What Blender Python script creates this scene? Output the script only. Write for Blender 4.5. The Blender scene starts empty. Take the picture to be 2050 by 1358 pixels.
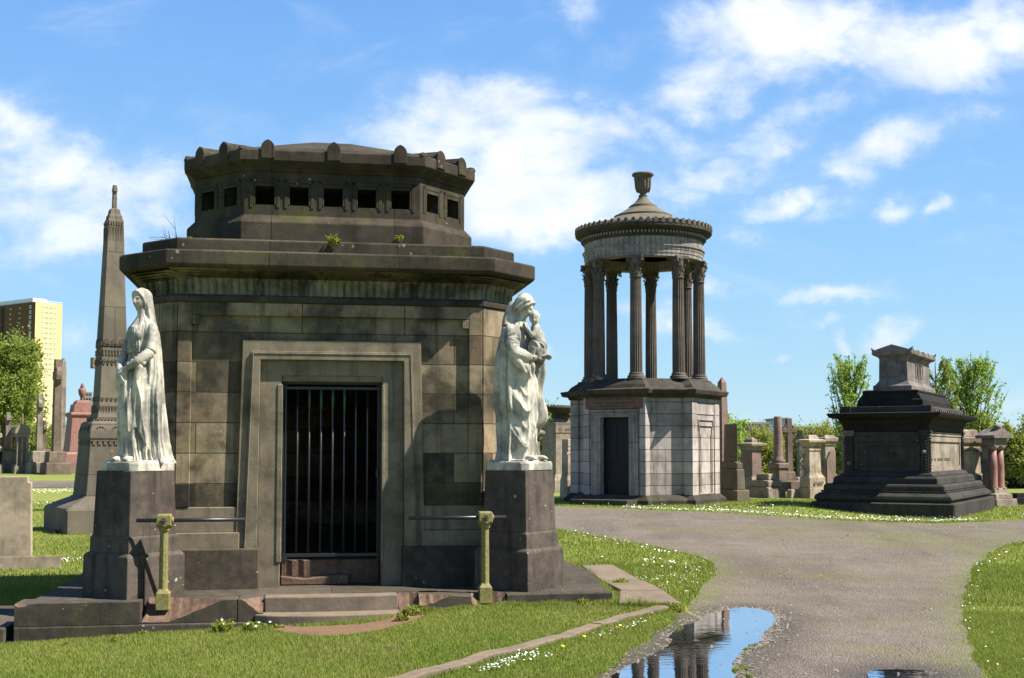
import bpy, math, random
import numpy as np
from mathutils import Vector, geometry, Matrix, noise as mnoise
random.seed(7); RNG=np.random.default_rng(7)
R=math.radians
scene=bpy.context.scene
COL=scene.collection
# ------------------------------------------------------------------ camera
F=2450.; PITCH=R(3.5); EYE=1.75; SH=226-F*math.tan(PITCH)
cam=bpy.data.cameras.new('camera'); camo=bpy.data.objects.new('camera',cam); COL.objects.link(camo)
cam.sensor_width=36; cam.lens=F/2050*36; cam.shift_y=SH/2050; cam.clip_end=6000; cam.clip_start=.1
camo.location=(0,0,EYE); camo.rotation_euler=(R(90)+PITCH,0,0)
scene.camera=camo
scene.view_settings.view_transform='Standard'; scene.view_settings.look='None'
scene.view_settings.exposure=1.22; scene.view_settings.gamma=1
def ray(px,py):
    u=(px-1025)/F; v=(679-py+SH)/F
    return (u, math.cos(PITCH)-v*math.sin(PITCH), math.sin(PITCH)+v*math.cos(PITCH))
def atY(px,py,Y):
    r=ray(px,py); t=Y/r[1]; return (r[0]*t, Y, EYE+r[2]*t)
def atz(px,py,z):
    r=ray(px,py); t=(z-EYE)/r[2]; return (r[0]*t, r[1]*t)
def ss(a,b,x):
    t=np.clip((x-a)/(b-a),0,1); return t*t*(3-2*t)
def ground(x,y):
    x=np.asarray(x,float); y=np.asarray(y,float)
    a=np.interp(x,[-9,-5,-2,-.1,.55,.8],[-.17,-.17,-.02,.11,.02,0])
    w=(.35+.65*ss(6,11.5,y))*(1-ss(17,26,y))
    t=ss(-.25,-.05,x/np.maximum(y,1))
    far=.35*ss(14,25,y)+.1*ss(34,42,y)
    left=.87*ss(27,50,y)
    out=a*w+far*t+left*(1-t)+.105*ss(12.4,13.2,y)*(1-ss(15.5,19,y))*ss(-.1,.8,x)*(1-ss(1.6,2.0,x))+.24*np.exp(-((x-6.3)/1.5)**2-((y-28.3)/2.2)**2)
    return out-12*ss(70,260,np.hypot(x,y))
def gz(x,y): return float(ground(x,y))
def G(px,py,dz=0):
    z=.1
    for _ in range(25):
        x,y=atz(px,py,z); z=.5*z+.5*(gz(x,y)+dz)
    return (x,y,gz(x,y))
# ------------------------------------------------------------------ materials
def newmat(name):
    m=bpy.data.materials.new(name); m.use_nodes=True
    nt=m.node_tree; nt.nodes.clear(); return m,nt,nt.nodes,nt.links
def col(c): return (c[0],c[1],c[2],1)
class N:
    def __init__(s,nt): s.nt=nt; s.n=nt.nodes; s.l=nt.links
    def new(s,t,**k):
        n=s.n.new(t)
        for a,b in k.items():
            setattr(n,a,b)
        return n
    def noise(s,vec,scale,detail=4,rough=.6,dist=0):
        n=s.n.new('ShaderNodeTexNoise'); n.inputs['Scale'].default_value=scale; n.inputs['Detail'].default_value=detail
        n.inputs['Roughness'].default_value=rough; n.inputs['Distortion'].default_value=dist
        s.l.new(vec,n.inputs['Vector']); return n.outputs['Fac']
    def ramp(s,fac,a,b,c0=(0,0,0),c1=(1,1,1)):
        n=s.n.new('ShaderNodeValToRGB'); e=n.color_ramp.elements
        e[0].position=a; e[1].position=b; e[0].color=col(c0); e[1].color=col(c1)
        s.l.new(fac,n.inputs['Fac']); return n.outputs['Color']
    def mr(s,fac,a,b,c=0.,d=1.,smooth=False):
        n=s.n.new('ShaderNodeMapRange'); n.inputs[1].default_value=a; n.inputs[2].default_value=b
        n.inputs[3].default_value=c; n.inputs[4].default_value=d
        if smooth: n.interpolation_type='SMOOTHSTEP'
        s.l.new(fac,n.inputs[0]); return n.outputs[0]
    def mix(s,fac,a,b,mode='MIX'):
        n=s.n.new('ShaderNodeMix'); n.data_type='RGBA'; n.blend_type=mode
        for v,i in ((fac,0),(a,6),(b,7)):
            if hasattr(v,'is_output') or isinstance(v,bpy.types.NodeSocket): s.l.new(v,n.inputs[i])
            elif i==0: n.inputs[0].default_value=v
            else: n.inputs[i].default_value=col(v)
        return n.outputs[2]
    def math(s,op,a,b=0.,c=0.,clamp=False):
        n=s.n.new('ShaderNodeMath'); n.operation=op; n.use_clamp=clamp
        for v,i in ((a,0),(b,1),(c,2)):
            if isinstance(v,bpy.types.NodeSocket): s.l.new(v,n.inputs[i])
            else: n.inputs[i].default_value=v
        return n.outputs[0]
    def mapping(s,vec,loc=(0,0,0),scale=(1,1,1)):
        n=s.n.new('ShaderNodeMapping'); n.inputs['Location'].default_value=loc; n.inputs['Scale'].default_value=scale
        s.l.new(vec,n.inputs['Vector']); return n.outputs['Vector']
    def bump(s,h,strength,dist=.01,normal=None):
        n=s.n.new('ShaderNodeBump'); n.inputs['Strength'].default_value=strength; n.inputs['Distance'].default_value=dist
        s.l.new(h,n.inputs['Height'])
        if normal is not None: s.l.new(normal,n.inputs['Normal'])
        return n.outputs['Normal']
    def out(s,color,rough,normal=None,spec=.3,metal=0.,shader=None):
        o=s.n.new('ShaderNodeOutputMaterial')
        if shader is None:
            b=s.n.new('ShaderNodeBsdfPrincipled')
            if isinstance(color,bpy.types.NodeSocket): s.l.new(color,b.inputs['Base Color'])
            else: b.inputs['Base Color'].default_value=col(color)
            if isinstance(rough,bpy.types.NodeSocket): s.l.new(rough,b.inputs['Roughness'])
            else: b.inputs['Roughness'].default_value=rough
            b.inputs['Specular IOR Level'].default_value=spec; b.inputs['Metallic'].default_value=metal
            if normal is not None: s.l.new(normal,b.inputs['Normal'])
            shader=b.outputs[0]
        s.l.new(shader,o.inputs['Surface'])
def stone(name,c1,c2,dark,dk=.5,brick=None,lichen=.25,moss=0.,rust=0.,scale=1.,seed=0.,rough=.85,streak=.5,bump=.4,mortar=.007,varia=.5,offs=(0,0)):
    """weathered stone: two body tones, soot patches, runs, pale lichen dots; brick=(course length, course height)"""
    m,nt,_,_=newmat(name); s=N(nt)
    tc=s.new('ShaderNodeTexCoord'); P=s.mapping(tc.outputs['Object'],(seed,seed*1.7,seed*.6))
    big=s.noise(P,1.1*scale,5,.6,.3); mid=s.noise(P,6*scale,5,.65); fine=s.noise(P,60*scale,4,.7)
    c=s.mix(s.mr(mid,.35,.65),c1,c2)
    if brick:
        bn=s.new('ShaderNodeTexBrick'); bn.inputs['Scale'].default_value=1
        bn.inputs['Brick Width'].default_value=brick[0]; bn.inputs['Row Height'].default_value=brick[1]
        bn.inputs['Mortar Size'].default_value=mortar; bn.inputs['Mortar Smooth'].default_value=.3
        bn.inputs['Color1'].default_value=(.25,.25,.25,1); bn.inputs['Color2'].default_value=(1,1,1,1); bn.inputs['Mortar'].default_value=(.5,.5,.5,1)
        bn.offset=.5; bn.squash=1
        s.l.new(s.mapping(tc.outputs['UV'],(offs[0],offs[1],0)),bn.inputs['Vector'])
        sep=s.new('ShaderNodeSeparateColor'); s.l.new(bn.outputs['Color'],sep.inputs[0])
        k=s.mr(sep.outputs[0],.25,1,1-varia,1.05)
        c=s.mix(1,c,k,'MULTIPLY')
        if varia>.5: c=s.mix(s.math('MULTIPLY',s.mr(sep.outputs[0],.30,.52,.85,0),s.mr(s.noise(P,2.2,4,.6),.38,.6,.1,1,True)),c,dark)
    # soot
    soot=s.mr(big,.44,.62,0,dk,True)
    soot2=s.math('MULTIPLY',soot,s.mr(mid,.25,.7,.55,1))
    c=s.mix(soot2,c,dark)
    st=s.noise(s.mapping(P,(0,0,0),(7,7,.55)),1.0*scale,4,.6)
    c=s.mix(s.mr(st,.5,.72,0,streak,True),c,dark)
    if rust:
        r_=s.noise(s.mapping(P,(5,3,9),(1.2,1.2,1.0)),2.1*scale,5,.7,.6)
        c=s.mix(s.mr(r_,.56,.7,0,rust,True),c,(.23,.115,.05))
    if moss:
        mo=s.noise(s.mapping(P,(2,8,1),(1,1,.8)),1.7*scale,5,.7)
        c=s.mix(s.mr(mo,.52,.68,0,moss,True),c,(.10,.11,.025))
    if lichen:
        v=s.new('ShaderNodeTexVoronoi'); v.inputs['Scale'].default_value=9*scale; v.inputs['Randomness'].default_value=1
        s.l.new(s.mapping(P,(1,2,3)),v.inputs['Vector'])
        ln=s.noise(P,3*scale,3,.6)
        rad=s.mr(ln,.42,.72,0,.24)
        d=s.math('SUBTRACT',rad,v.outputs['Distance'])
        c=s.mix(s.math('MULTIPLY',s.mr(d,0,.05),lichen),c,(.36,.35,.29))
    c=s.mix(s.mr(fine,.3,.7,.0,.35),c,s.mix(1,c,(.45,.45,.45),'MULTIPLY'))
    h=s.math('ADD',s.math('MULTIPLY',fine,.35),s.math('MULTIPLY',mid,1.0))
    if brick:
        inv=s.math('SUBTRACT',1,bn.outputs['Fac'])
        h=s.math('ADD',h,s.math('MULTIPLY',inv,.9))
        c=s.mix(s.math('MULTIPLY',bn.outputs['Fac'],.75),c,(.03,.026,.02))
    s.out(c,rough,s.bump(h,bump,.012),.12)
    return m
def simple(name,c,rough=.6,metal=0.,spec=.4,var=.25,scale=20,bump=.2):
    m,nt,_,_=newmat(name); s=N(nt); tc=s.new('ShaderNodeTexCoord'); n=s.noise(tc.outputs['Object'],scale,5,.65)
    cc=s.mix(s.mr(n,.3,.7),c,tuple(v*(1-var) for v in c))
    s.out(cc,rough,s.bump(n,bump,.004),spec,metal); return m
def leafmat(name,c1,c2,scale=1.5,trans=.35):
    m,nt,_,_=newmat(name); s=N(nt); tc=s.new('ShaderNodeTexCoord')
    n=s.noise(tc.outputs['Object'],scale,3,.6); n2=s.noise(tc.outputs['Object'],scale*14,2,.6)
    c=s.mix(s.mr(n,.35,.65),c1,c2); c=s.mix(s.mr(n2,.3,.7,0,.5),c,s.mix(1,c,(.55,.6,.5),'MULTIPLY'))
    d=s.new('ShaderNodeBsdfDiffuse'); t=s.new('ShaderNodeBsdfTranslucent'); mx=s.new('ShaderNodeMixShader'); mx.inputs[0].default_value=trans
    s.l.new(c,d.inputs[0]); s.l.new(s.mix(1,c,(1.3,1.4,.6),'MULTIPLY'),t.inputs[0]); s.l.new(d.outputs[0],mx.inputs[1]); s.l.new(t.outputs[0],mx.inputs[2])
    s.out(None,0,shader=mx.outputs[0]); return m
# ------------------------------------------------------------------ mesh builder
def link_mesh(name,me,parent=None,mats=()):
    o=bpy.data.objects.new(name,me); COL.objects.link(o)
    if parent is not None: o.parent=parent
    for m in mats: me.materials.append(m)
    return o
class Fr:
    """wall frame: origin, along-wall axis u, outward normal n"""
    def __init__(s,p0,p1,mid=True):
        p0=np.array(p0,float); p1=np.array(p1,float); s.len=float(np.hypot(*(p1-p0))); s.u=(p1-p0)/s.len
        s.n=np.array([s.u[1],-s.u[0]]); s.o=(p0+p1)/2 if mid else p0
    def __call__(s,u,z,n): p=s.o+s.u*u+s.n*n; return (float(p[0]),float(p[1]),float(z))
class MB:
    def __init__(s): s.v=[];s.f=[];s.mi=[];s.sm=[]
    def add(s,v,f,mi=0,sm=False):
        b=len(s.v); s.v+= [tuple(map(float,p)) for p in v]
        for q in f: s.f.append([i+b for i in q]); s.mi.append(mi); s.sm.append(sm)
        return s
    def box(s,x0,x1,y0,y1,z0,z1,mi=0):
        return s.add([(x0,y0,z0),(x1,y0,z0),(x1,y1,z0),(x0,y1,z0),(x0,y0,z1),(x1,y0,z1),(x1,y1,z1),(x0,y1,z1)],
          [(0,3,2,1),(4,5,6,7),(0,1,5,4),(1,2,6,5),(2,3,7,6),(3,0,4,7)],mi)
    def fbox(s,fr,u0,u1,z0,z1,n0,n1,mi=0,tu0=None,tu1=None):
        tu0=u0 if tu0 is None else tu0; tu1=u1 if tu1 is None else tu1
        v=[fr(u0,z0,n1),fr(u1,z0,n1),fr(u1,z0,n0),fr(u0,z0,n0),fr(tu0,z1,n1),fr(tu1,z1,n1),fr(tu1,z1,n0),fr(tu0,z1,n0)]
        return s.add(v,[(0,3,2,1),(4,5,6,7),(0,1,5,4),(1,2,6,5),(2,3,7,6),(3,0,4,7)],mi)
    def fpoly(s,fr,pts,n0,n1,mi=0):
        k=len(pts); v=[fr(u,z,n1) for u,z in pts]+[fr(u,z,n0) for u,z in pts]
        return s.add(v,[list(range(k)),list(range(2*k-1,k-1,-1))]+[(i,k+i,k+(i+1)%k,(i+1)%k) for i in range(k)],mi)
    def U(s,fr,ob,ot,zo,ib,it,zi,zb,n0,n1,mi=0):
        return s.fpoly(fr,[(-ob,zb),(-ib,zb),(-it,zi),(it,zi),(ib,zb),(ob,zb),(ot,zo),(-ot,zo)],n0,n1,mi)
    def loft(s,rings,cb=True,ct=True,mi=0,sm=False):
        k=len(rings[0]); b=len(s.v)
        v=[p for r in rings for p in r]; f=[]
        for j in range(len(rings)-1):
            for i in range(k): f.append((j*k+i,j*k+(i+1)%k,(j+1)*k+(i+1)%k,(j+1)*k+i))
        s.add(v,f,mi,sm); 
        if cb: s.f.append([b+i for i in range(k-1,-1,-1)]); s.mi.append(mi); s.sm.append(False)
        if ct: s.f.append([b+(len(rings)-1)*k+i for i in range(k)]); s.mi.append(mi); s.sm.append(False)
        return s
    def poly(s,pts,z0,z1,mi=0,grow=0): 
        return s.loft([[(x,y,z0) for x,y in pts],[(x,y,z1) for x,y in pts]],mi=mi)
    def rs(s,cx,cy,w,d,rot,prof,mi=0,ct=True):
        c,n=math.cos(rot),math.sin(rot); rr=[]
        for p in prof:
            z,o=p[0],p[1]; ky=p[2] if len(p)>2 else o
            a,b=w/2+o,d/2+ky
            rr.append([(cx+x*c-y*n,cy+x*n+y*c,z) for x,y in ((-a,-b),(a,-b),(a,b),(-a,b))])
        return s.loft(rr,mi=mi,ct=ct)
    def lathe(s,cx,cy,prof,n=24,mi=0,sm=True,cap=True):
        return s.loft([[(cx+r*math.cos(2*math.pi*i/n),cy+r*math.sin(2*math.pi*i/n),z) for i in range(n)] for r,z in prof],cap,cap,mi,sm)
    def tube(s,path,rad,n=8,mi=0,sm=True):
        path=[Vector(p) for p in path]; rings=[]
        for i,p in enumerate(path):
            t=(path[min(i+1,len(path)-1)]-path[max(i-1,0)]).normalized()
            a=t.cross(Vector((0,0,1)) if abs(t.z)<.9 else Vector((1,0,0))).normalized(); b=t.cross(a)
            r=rad[i] if isinstance(rad,(list,tuple)) else rad
            rings.append([tuple(p+(a*math.cos(2*math.pi*j/n)+b*math.sin(2*math.pi*j/n))*r) for j in range(n)])
        return s.loft(rings,mi=mi,sm=sm)
    def mesh(s,name,uv=True):
        me=bpy.data.meshes.new(name); me.from_pydata(s.v,[],s.f)
        me.polygons.foreach_set('material_index',s.mi); me.polygons.foreach_set('use_smooth',s.sm)
        me.update()
        if uv:
            l=me.uv_layers.new(name='UVMap'); buf=np.zeros(len(me.loops)*2)
            V=np.array(s.v)
            for p in me.polygons:
                n=p.normal
                if abs(n.z)>.75: U=Vector((1,0,0)); W=Vector((0,1,0))
                else: U=Vector((-n.y,n.x,0)).normalized(); W=Vector((0,0,1))
                for li in p.loop_indices:
                    q=V[me.loops[li].vertex_index]; buf[2*li]=q[0]*U.x+q[1]*U.y; buf[2*li+1]=q[2]*W.z+q[1]*W.y
            l.data.foreach_set('uv',buf)
        return me
    def build(s,name,mats,parent=None,bevel=0.,seg=1,label=None):
        if not isinstance(mats,(list,tuple)): mats=[mats]
        me=s.mesh(name); o=link_mesh(name,me,parent,mats)
        if bevel:
            b=o.modifiers.new('bevel','BEVEL'); b.width=bevel; b.segments=seg; b.limit_method='ANGLE'; b.angle_limit=R(35); b.harden_normals=False
        if label: o['label']=label
        return o
def tag(o,label=None,cat=None,group=None,kind=None):
    if label: o['label']=label
    if cat: o['category']=cat
    if group: o['group']=group
    if kind: o['kind']=kind
    return o
def empty(name,loc,rz=0,label=None,cat=None,group=None):
    o=bpy.data.objects.new(name,None); COL.objects.link(o); o.location=loc; o.rotation_euler=(0,0,rz); o.empty_display_size=.2
    return tag(o,label,cat,group)
def fast_mesh(name,V,faces_n,idx,mats,parent=None,smooth=False,mi=None):
    """V (n,3); idx flat loop vertex indices; all faces with faces_n corners"""
    me=bpy.data.meshes.new(name); nv=len(V); nf=len(idx)//faces_n
    me.vertices.add(nv); me.vertices.foreach_set('co',np.asarray(V,np.float32).ravel())
    me.loops.add(len(idx)); me.loops.foreach_set('vertex_index',np.asarray(idx,np.int32))
    me.polygons.add(nf); me.polygons.foreach_set('loop_start',np.arange(nf,dtype=np.int32)*faces_n)
    if mi is not None: me.polygons.foreach_set('material_index',np.asarray(mi,np.int32))
    if smooth: me.polygons.foreach_set('use_smooth',np.ones(nf,bool))
    me.update(calc_edges=True); me.validate()
    return link_mesh(name,me,parent,mats)
# ------------------------------------------------------------------ light and sky
SUN_EL=R(52); SUN_DIR=Vector((.975,-.215,0)).normalized()
sun=bpy.data.lights.new('sun','SUN'); suno=bpy.data.objects.new('sun',sun); COL.objects.link(suno)
sun.energy=4.9; sun.angle=R(.5); sun.color=(1,.945,.84)
sv=Vector((SUN_DIR.x*math.cos(SUN_EL),SUN_DIR.y*math.cos(SUN_EL),math.sin(SUN_EL)))
suno.rotation_euler=sv.to_track_quat('Z','Y').to_euler(); suno.location=(20,-5,20)
world=bpy.data.worlds.new('World'); scene.world=world; world.cycles.sampling_method='MANUAL'; world.cycles.sample_map_resolution=256; world.use_nodes=True
nt=world.node_tree; nt.nodes.clear(); s=N(nt)
tc=s.new('ShaderNodeTexCoord'); D=tc.outputs['Generated']
sky=s.new('ShaderNodeTexSky'); sky.sky_type='NISHITA'; sky.sun_disc=False; sky.sun_elevation=SUN_EL
sky.sun_rotation=math.atan2(SUN_DIR.x,SUN_DIR.y); sky.air_density=1.0; sky.dust_density=.0; sky.ozone_density=3.0
sp=s.new('ShaderNodeSeparateXYZ'); s.l.new(D,sp.inputs[0])
yy=s.math('MAXIMUM',sp.outputs[1],.08)
u_=s.math('DIVIDE',sp.outputs[0],yy); v_=s.math('DIVIDE',sp.outputs[2],yy)
cb=s.new('ShaderNodeCombineXYZ'); s.l.new(u_,cb.inputs[0]); s.l.new(v_,cb.inputs[1]); UV=cb.outputs[0]
wn=s.n.new('ShaderNodeTexNoise'); wn.inputs['Scale'].default_value=9; wn.inputs['Detail'].default_value=5; wn.inputs['Roughness'].default_value=.6
s.l.new(UV,wn.inputs['Vector'])
wv=s.new('ShaderNodeVectorMath',operation='SUBTRACT'); s.l.new(wn.outputs['Color'],wv.inputs[0]); wv.inputs[1].default_value=(.5,.5,.5)
ws=s.new('ShaderNodeVectorMath',operation='SCALE'); s.l.new(wv.outputs[0],ws.inputs[0]); ws.inputs['Scale'].default_value=.075
wa=s.new('ShaderNodeVectorMath',operation='ADD'); s.l.new(UV,wa.inputs[0]); s.l.new(ws.outputs[0],wa.inputs[1]); UVW=wa.outputs[0]
# each cloud: direction (given through the photo pixel it is seen at), half sizes, tilt, weight
CL=[(120,380,280,110,-12,.84),(30,260,150,70,20,.7),(250,450,190,55,0,.8),(330,250,90,40,-20,.35),
(1000,290,225,125,5,1.0),(1100,400,240,75,-8,1.0),(870,330,170,60,-10,.75),(1370,365,140,40,-14,.85),(1300,275,170,45,10,.55),(640,290,110,36,-12,.42),(760,170,60,22,-30,.33),
(1640,60,260,95,4,.98),(1480,40,150,60,0,.75),(1900,110,160,80,-12,.86),(2030,60,80,100,-20,.85),(1440,145,130,60,-12,.8),(1690,205,230,50,-22,.62),(1560,140,60,30,0,.7),
(1225,98,55,32,-18,.62),(1160,22,40,34,20,.55),(1800,290,150,50,-18,.85),(1690,345,75,30,0,.72),(1900,250,60,50,-30,.5),
(1570,400,100,34,-8,.75),(1510,458,75,36,-8,.68),(1660,430,60,26,-25,.5),(1772,432,42,24,-10,.72),(1875,427,40,16,-8,.55),(1985,408,34,12,-6,.45),
(1690,592,130,20,3,.7),(1430,580,110,26,-3,.62),(1400,655,110,30,6,.6),(1435,675,40,16,0,.7),(1250,625,50,20,0,.5),(1660,645,28,13,0,.62),(1785,672,55,20,-12,.62),(1680,680,22,14,0,.55),(1548,717,24,9,-12,.5),(1100,706,16,9,0,.5),(1990,730,40,10,-6,.35),(1040,490,70,26,-25,.42),
(150,660,90,36,0,.45),(70,520,130,36,0,.35),(880,60,60,16,-14,.25)]
mask=None
for (px,py,rx,ry,ang,wt) in CL:
    r0=ray(px,py); U0,V0=r0[0]/r0[1],r0[2]/r0[1]
    mp=s.new('ShaderNodeMapping'); mp.vector_type='TEXTURE'
    mp.inputs['Location'].default_value=(U0,V0,0); mp.inputs['Rotation'].default_value=(0,0,R(-ang)); mp.inputs['Scale'].default_value=(rx/F*1.5,ry/F*1.5,1)
    s.l.new(UVW,mp.inputs['Vector'])
    ln=s.new('ShaderNodeVectorMath',operation='LENGTH'); s.l.new(mp.outputs[0],ln.inputs[0])
    b=s.mr(ln.outputs['Value'],0,1.45,wt,0,True)
    mask=b if mask is None else s.math('SMOOTH_MAX',mask,b,.12)
n1=s.noise(s.mapping(UV,(.3,.1,0),(1,1.5,1)),11,8,.58,.25)
n2=s.noise(s.mapping(UV,(3.3,.1,0),(1,1.6,1)),34,6,.6)
nn=s.math('ADD',s.math('MULTIPLY',s.math('SUBTRACT',n1,.5),1.75),s.math('MULTIPLY',s.math('SUBTRACT',n2,.5),.35))
dens=s.math('ADD',mask,s.math('MULTIPLY',nn,s.mr(mask,0,.35,.25,1)))
wisp=s.mr(s.noise(s.mapping(UV,(9,4,0),(1,1.9,1)),5,8,.66,.6),.50,.80,0,.26,True)
halo=s.mr(dens,.08,.7,0,.20,True); dens=s.mr(dens,.22,1.05,0,.97,True); dens=s.math('MAXIMUM',dens,halo); dens=s.math('MAXIMUM',dens,wisp)
# clouds over the rest of the sky, behind and beside the photo's view
gen=s.noise(s.mapping(D,(1,2,0),(1,1,2.2)),2.3,7,.6,.2)
gm=s.mr(gen,.60,.72,0,.8,True)
inview=s.math('MULTIPLY',s.mr(sp.outputs[1],.55,.75),s.math('MULTIPLY',s.mr(s.math('ABSOLUTE',u_),.5,.62,1,0),s.mr(v_,.42,.52,1,0)))
dens=s.math('MAXIMUM',dens,s.math('MULTIPLY',gm,s.math('SUBTRACT',1,inview)))
shade=s.noise(s.mapping(UV,(7,2,0),(1,1.3,1)),14,5,.55)
cc=s.mix(s.mr(shade,.3,.7),(.60,.66,.77),(.83,.84,.865))
hs=s.new('ShaderNodeHueSaturation'); hs.inputs['Saturation'].default_value=1.0; s.l.new(sky.outputs[0],hs.inputs['Color'])
SKYK=.115
skc=s.mix(1,hs.outputs[0],(SKYK,SKYK,SKYK),'MULTIPLY')
grad=s.new('ShaderNodeValToRGB'); E_=grad.color_ramp; E_.elements[0].position=0; E_.elements[0].color=(.36,.545,.66,1); E_.elements[1].position=.9; E_.elements[1].color=(.035,.10,.28,1)
for p_,c_ in ((.05,(.31,.52,.67,1)),(.16,(.235,.46,.72,1)),(.27,(.175,.385,.72,1)),(.36,(.135,.33,.70,1)),(.5,(.07,.18,.42,1))):
    e_=E_.elements.new(p_); e_.color=c_
s.l.new(sp.outputs[2],grad.inputs[0])
skc=s.mix(.82,skc,grad.outputs[0])
fin=s.mix(dens,skc,cc)
bg=s.new('ShaderNodeBackground'); bg.inputs['Strength'].default_value=.60; s.l.new(fin,bg.inputs[0])
wo=s.new('ShaderNodeOutputWorld'); s.l.new(bg.outputs[0],wo.inputs[0])
# ------------------------------------------------------------------ materials in use
M={}
M['wall']=stone('ashlar_sandstone',(0.362,0.289,0.189),(0.253,0.200,0.133),(.026,.024,.020),.93,(1.17,.343),.35,.35,.5,1.0,0,streak=.55,varia=.62,offs=(.35,-.02))
M['trim']=stone('trim_sandstone',(0.233,0.195,0.133),(0.181,0.151,0.107),(.034,.028,.021),.55,None,.35,.08,.15,1.1,4,streak=.5)
M['corn']=stone('sooty_sandstone',(0.109,0.088,0.065),(0.074,0.059,0.044),(.018,.016,.013),.6,(1.45,9.0),.5,.35,0,1.0,2,streak=.5,mortar=.011,varia=.45)
M['flute']=stone('mossy_fluted_stone',(.24,.215,.155),(.16,.145,.105),(.016,.015,.012),.8,None,.3,.6,0,1.2,6,streak=.9)
M['base']=stone('plinth_sandstone',(0.109,0.084,0.062),(0.073,0.057,0.044),(.020,.018,.016),.6,None,.8,.25,.15,1.4,8,streak=.4)
M['ped']=stone('pedestal_stone',(0.121,0.096,0.079),(0.072,0.060,0.051),(.026,.021,.019),.55,None,.9,.1,.1,1.2,11,streak=.7)
M['plat']=stone('platform_stone',(0.117,0.098,0.079),(0.078,0.065,0.050),(.026,.023,.020),.5,(1.55,4.),.6,.3,.25,1.2,13,streak=.3,mortar=.006,varia=.3)
M['brk']=stone('freshly_broken_stone',(0.196,0.128,0.092),(0.136,0.085,0.061),(.05,.035,.026),.4,None,0,0,.2,2.5,14,bump=.9)
M['slab']=stone('paving_stone',(0.221,0.171,0.125),(0.168,0.131,0.097),(.10,.085,.07),.4,None,.3,.2,.1,1.4,17,streak=.1)
M['marble']=stone('weathered_marble',(0.628,0.579,0.479),(0.451,0.412,0.339),(.12,.122,.115),.85,None,0,.0,.0,2.0,19.3,rough=.6,streak=.7,bump=.25)
M['obl']=stone('obelisk_sandstone',(0.180,0.153,0.114),(0.149,0.126,0.096),(.06,.052,.042),.45,(6.,1.25),.2,.15,.1,.6,23,streak=.35,mortar=.008,varia=.15)
M['pale']=stone('pale_sandstone',(0.464,0.371,0.274),(0.360,0.285,0.210),(.085,.074,.058),.5,None,.2,.1,.05,1.1,27,streak=.4)
M['pale2']=stone('grey_sandstone',(0.331,0.268,0.210),(0.243,0.200,0.158),(.06,.053,.044),.6,None,.3,.15,0,1.0,29,streak=.5)
M['brown']=stone('brown_sandstone',(0.211,0.155,0.116),(0.162,0.121,0.093),(.06,.048,.04),.5,None,.2,.1,0,1.,33,streak=.5)
M['pinkg']=stone('pink_granite',(0.306,0.157,0.128),(0.246,0.128,0.106),(.11,.06,.05),.35,None,0,0,0,1.5,37,rough=.45,streak=.2)
M['pinks']=stone('dull_pink_stone',(0.255,0.170,0.145),(0.204,0.140,0.119),(.08,.06,.05),.4,None,0,.1,0,1.5,38,streak=.3)
M['black']=stone('blackened_stone',(0.024,0.022,0.019),(0.016,0.014,0.013),(.009,.009,.009),.6,None,.15,.05,0,1.1,41,streak=.5)
M['black2']=stone('blackened_stone_band',(0.060,0.055,0.048),(0.041,0.037,0.033),(.022,.020,.018),.6,None,.4,.1,0,1.1,43,streak=.5)
M['sarc']=stone('grey_sarcophagus_stone',(0.229,0.193,0.174),(0.161,0.138,0.125),(.04,.036,.032),.5,None,.2,0,0,1.2,47,streak=.5)
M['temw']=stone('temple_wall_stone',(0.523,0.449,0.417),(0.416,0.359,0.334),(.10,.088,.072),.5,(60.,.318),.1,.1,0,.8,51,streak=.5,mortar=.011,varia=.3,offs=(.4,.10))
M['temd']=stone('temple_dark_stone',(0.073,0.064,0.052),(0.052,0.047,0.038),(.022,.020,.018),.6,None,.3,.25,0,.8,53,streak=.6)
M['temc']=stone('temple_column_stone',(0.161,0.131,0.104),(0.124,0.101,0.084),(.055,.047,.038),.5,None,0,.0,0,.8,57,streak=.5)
M['temf']=stone('temple_frieze_stone',(0.409,0.364,0.332),(0.284,0.256,0.238),(.075,.07,.062),.6,(3.2,2.),.1,.15,0,.8,59,streak=.5,mortar=.01,varia=.2)
M['temr']=stone('temple_roof_stone',(0.174,0.148,0.113),(0.139,0.121,0.093),(.08,.068,.05),.4,None,.2,.1,0,.8,61,streak=.3)
M['red']=stone('red_sandstone_panel',(.20,.115,.088),(.16,.095,.075),(.07,.05,.04),.5,None,0,.1,0,1.5,67,streak=.5)
M['soil']=stone('bare_soil',(0.221,0.132,0.081),(0.170,0.106,0.068),(.09,.065,.04),.4,None,0,.2,0,3.,71,streak=.0,bump=.8)
M['iron']=simple('black_painted_iron',(.016,.018,.024),.38,0,.5,.4,30,.15)
M['bar_green']=simple('dark_green_bar_section',(.035,.10,.06),.5,0,.4,.4,40)
M['gold']=simple('faded_olive_gold_paint',(.26,.225,.075),.6,.0,.35,.5,25,.7)
M['navy']=simple('dark_blue_door_paint',(.007,.008,.014),.5,0,.3,.3,9)
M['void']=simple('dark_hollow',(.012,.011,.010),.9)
M['groove']=simple('carved_line_shadow_stone',(.05,.044,.036),.9)
M['letter']=simple('grey_inlaid_lettering',(.13,.115,.095),.8)
M['lead']=simple('pale_letter_paint',(.62,.56,.46),.7)
M['bark']=simple('bark',(.09,.075,.055),.9,0,.1,.4,8,.6)
M['twig']=simple('grey_bare_twig',(.30,.27,.25),.9,0,.1,.3,8,.2)
M['leafy']=leafmat('spring_leaves',(.20,.25,.065),(.29,.32,.095),.8,.4)
M['leafg']=leafmat('fresh_green_leaves',(.23,.34,.095),(.34,.43,.14),.8,.5)
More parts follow.
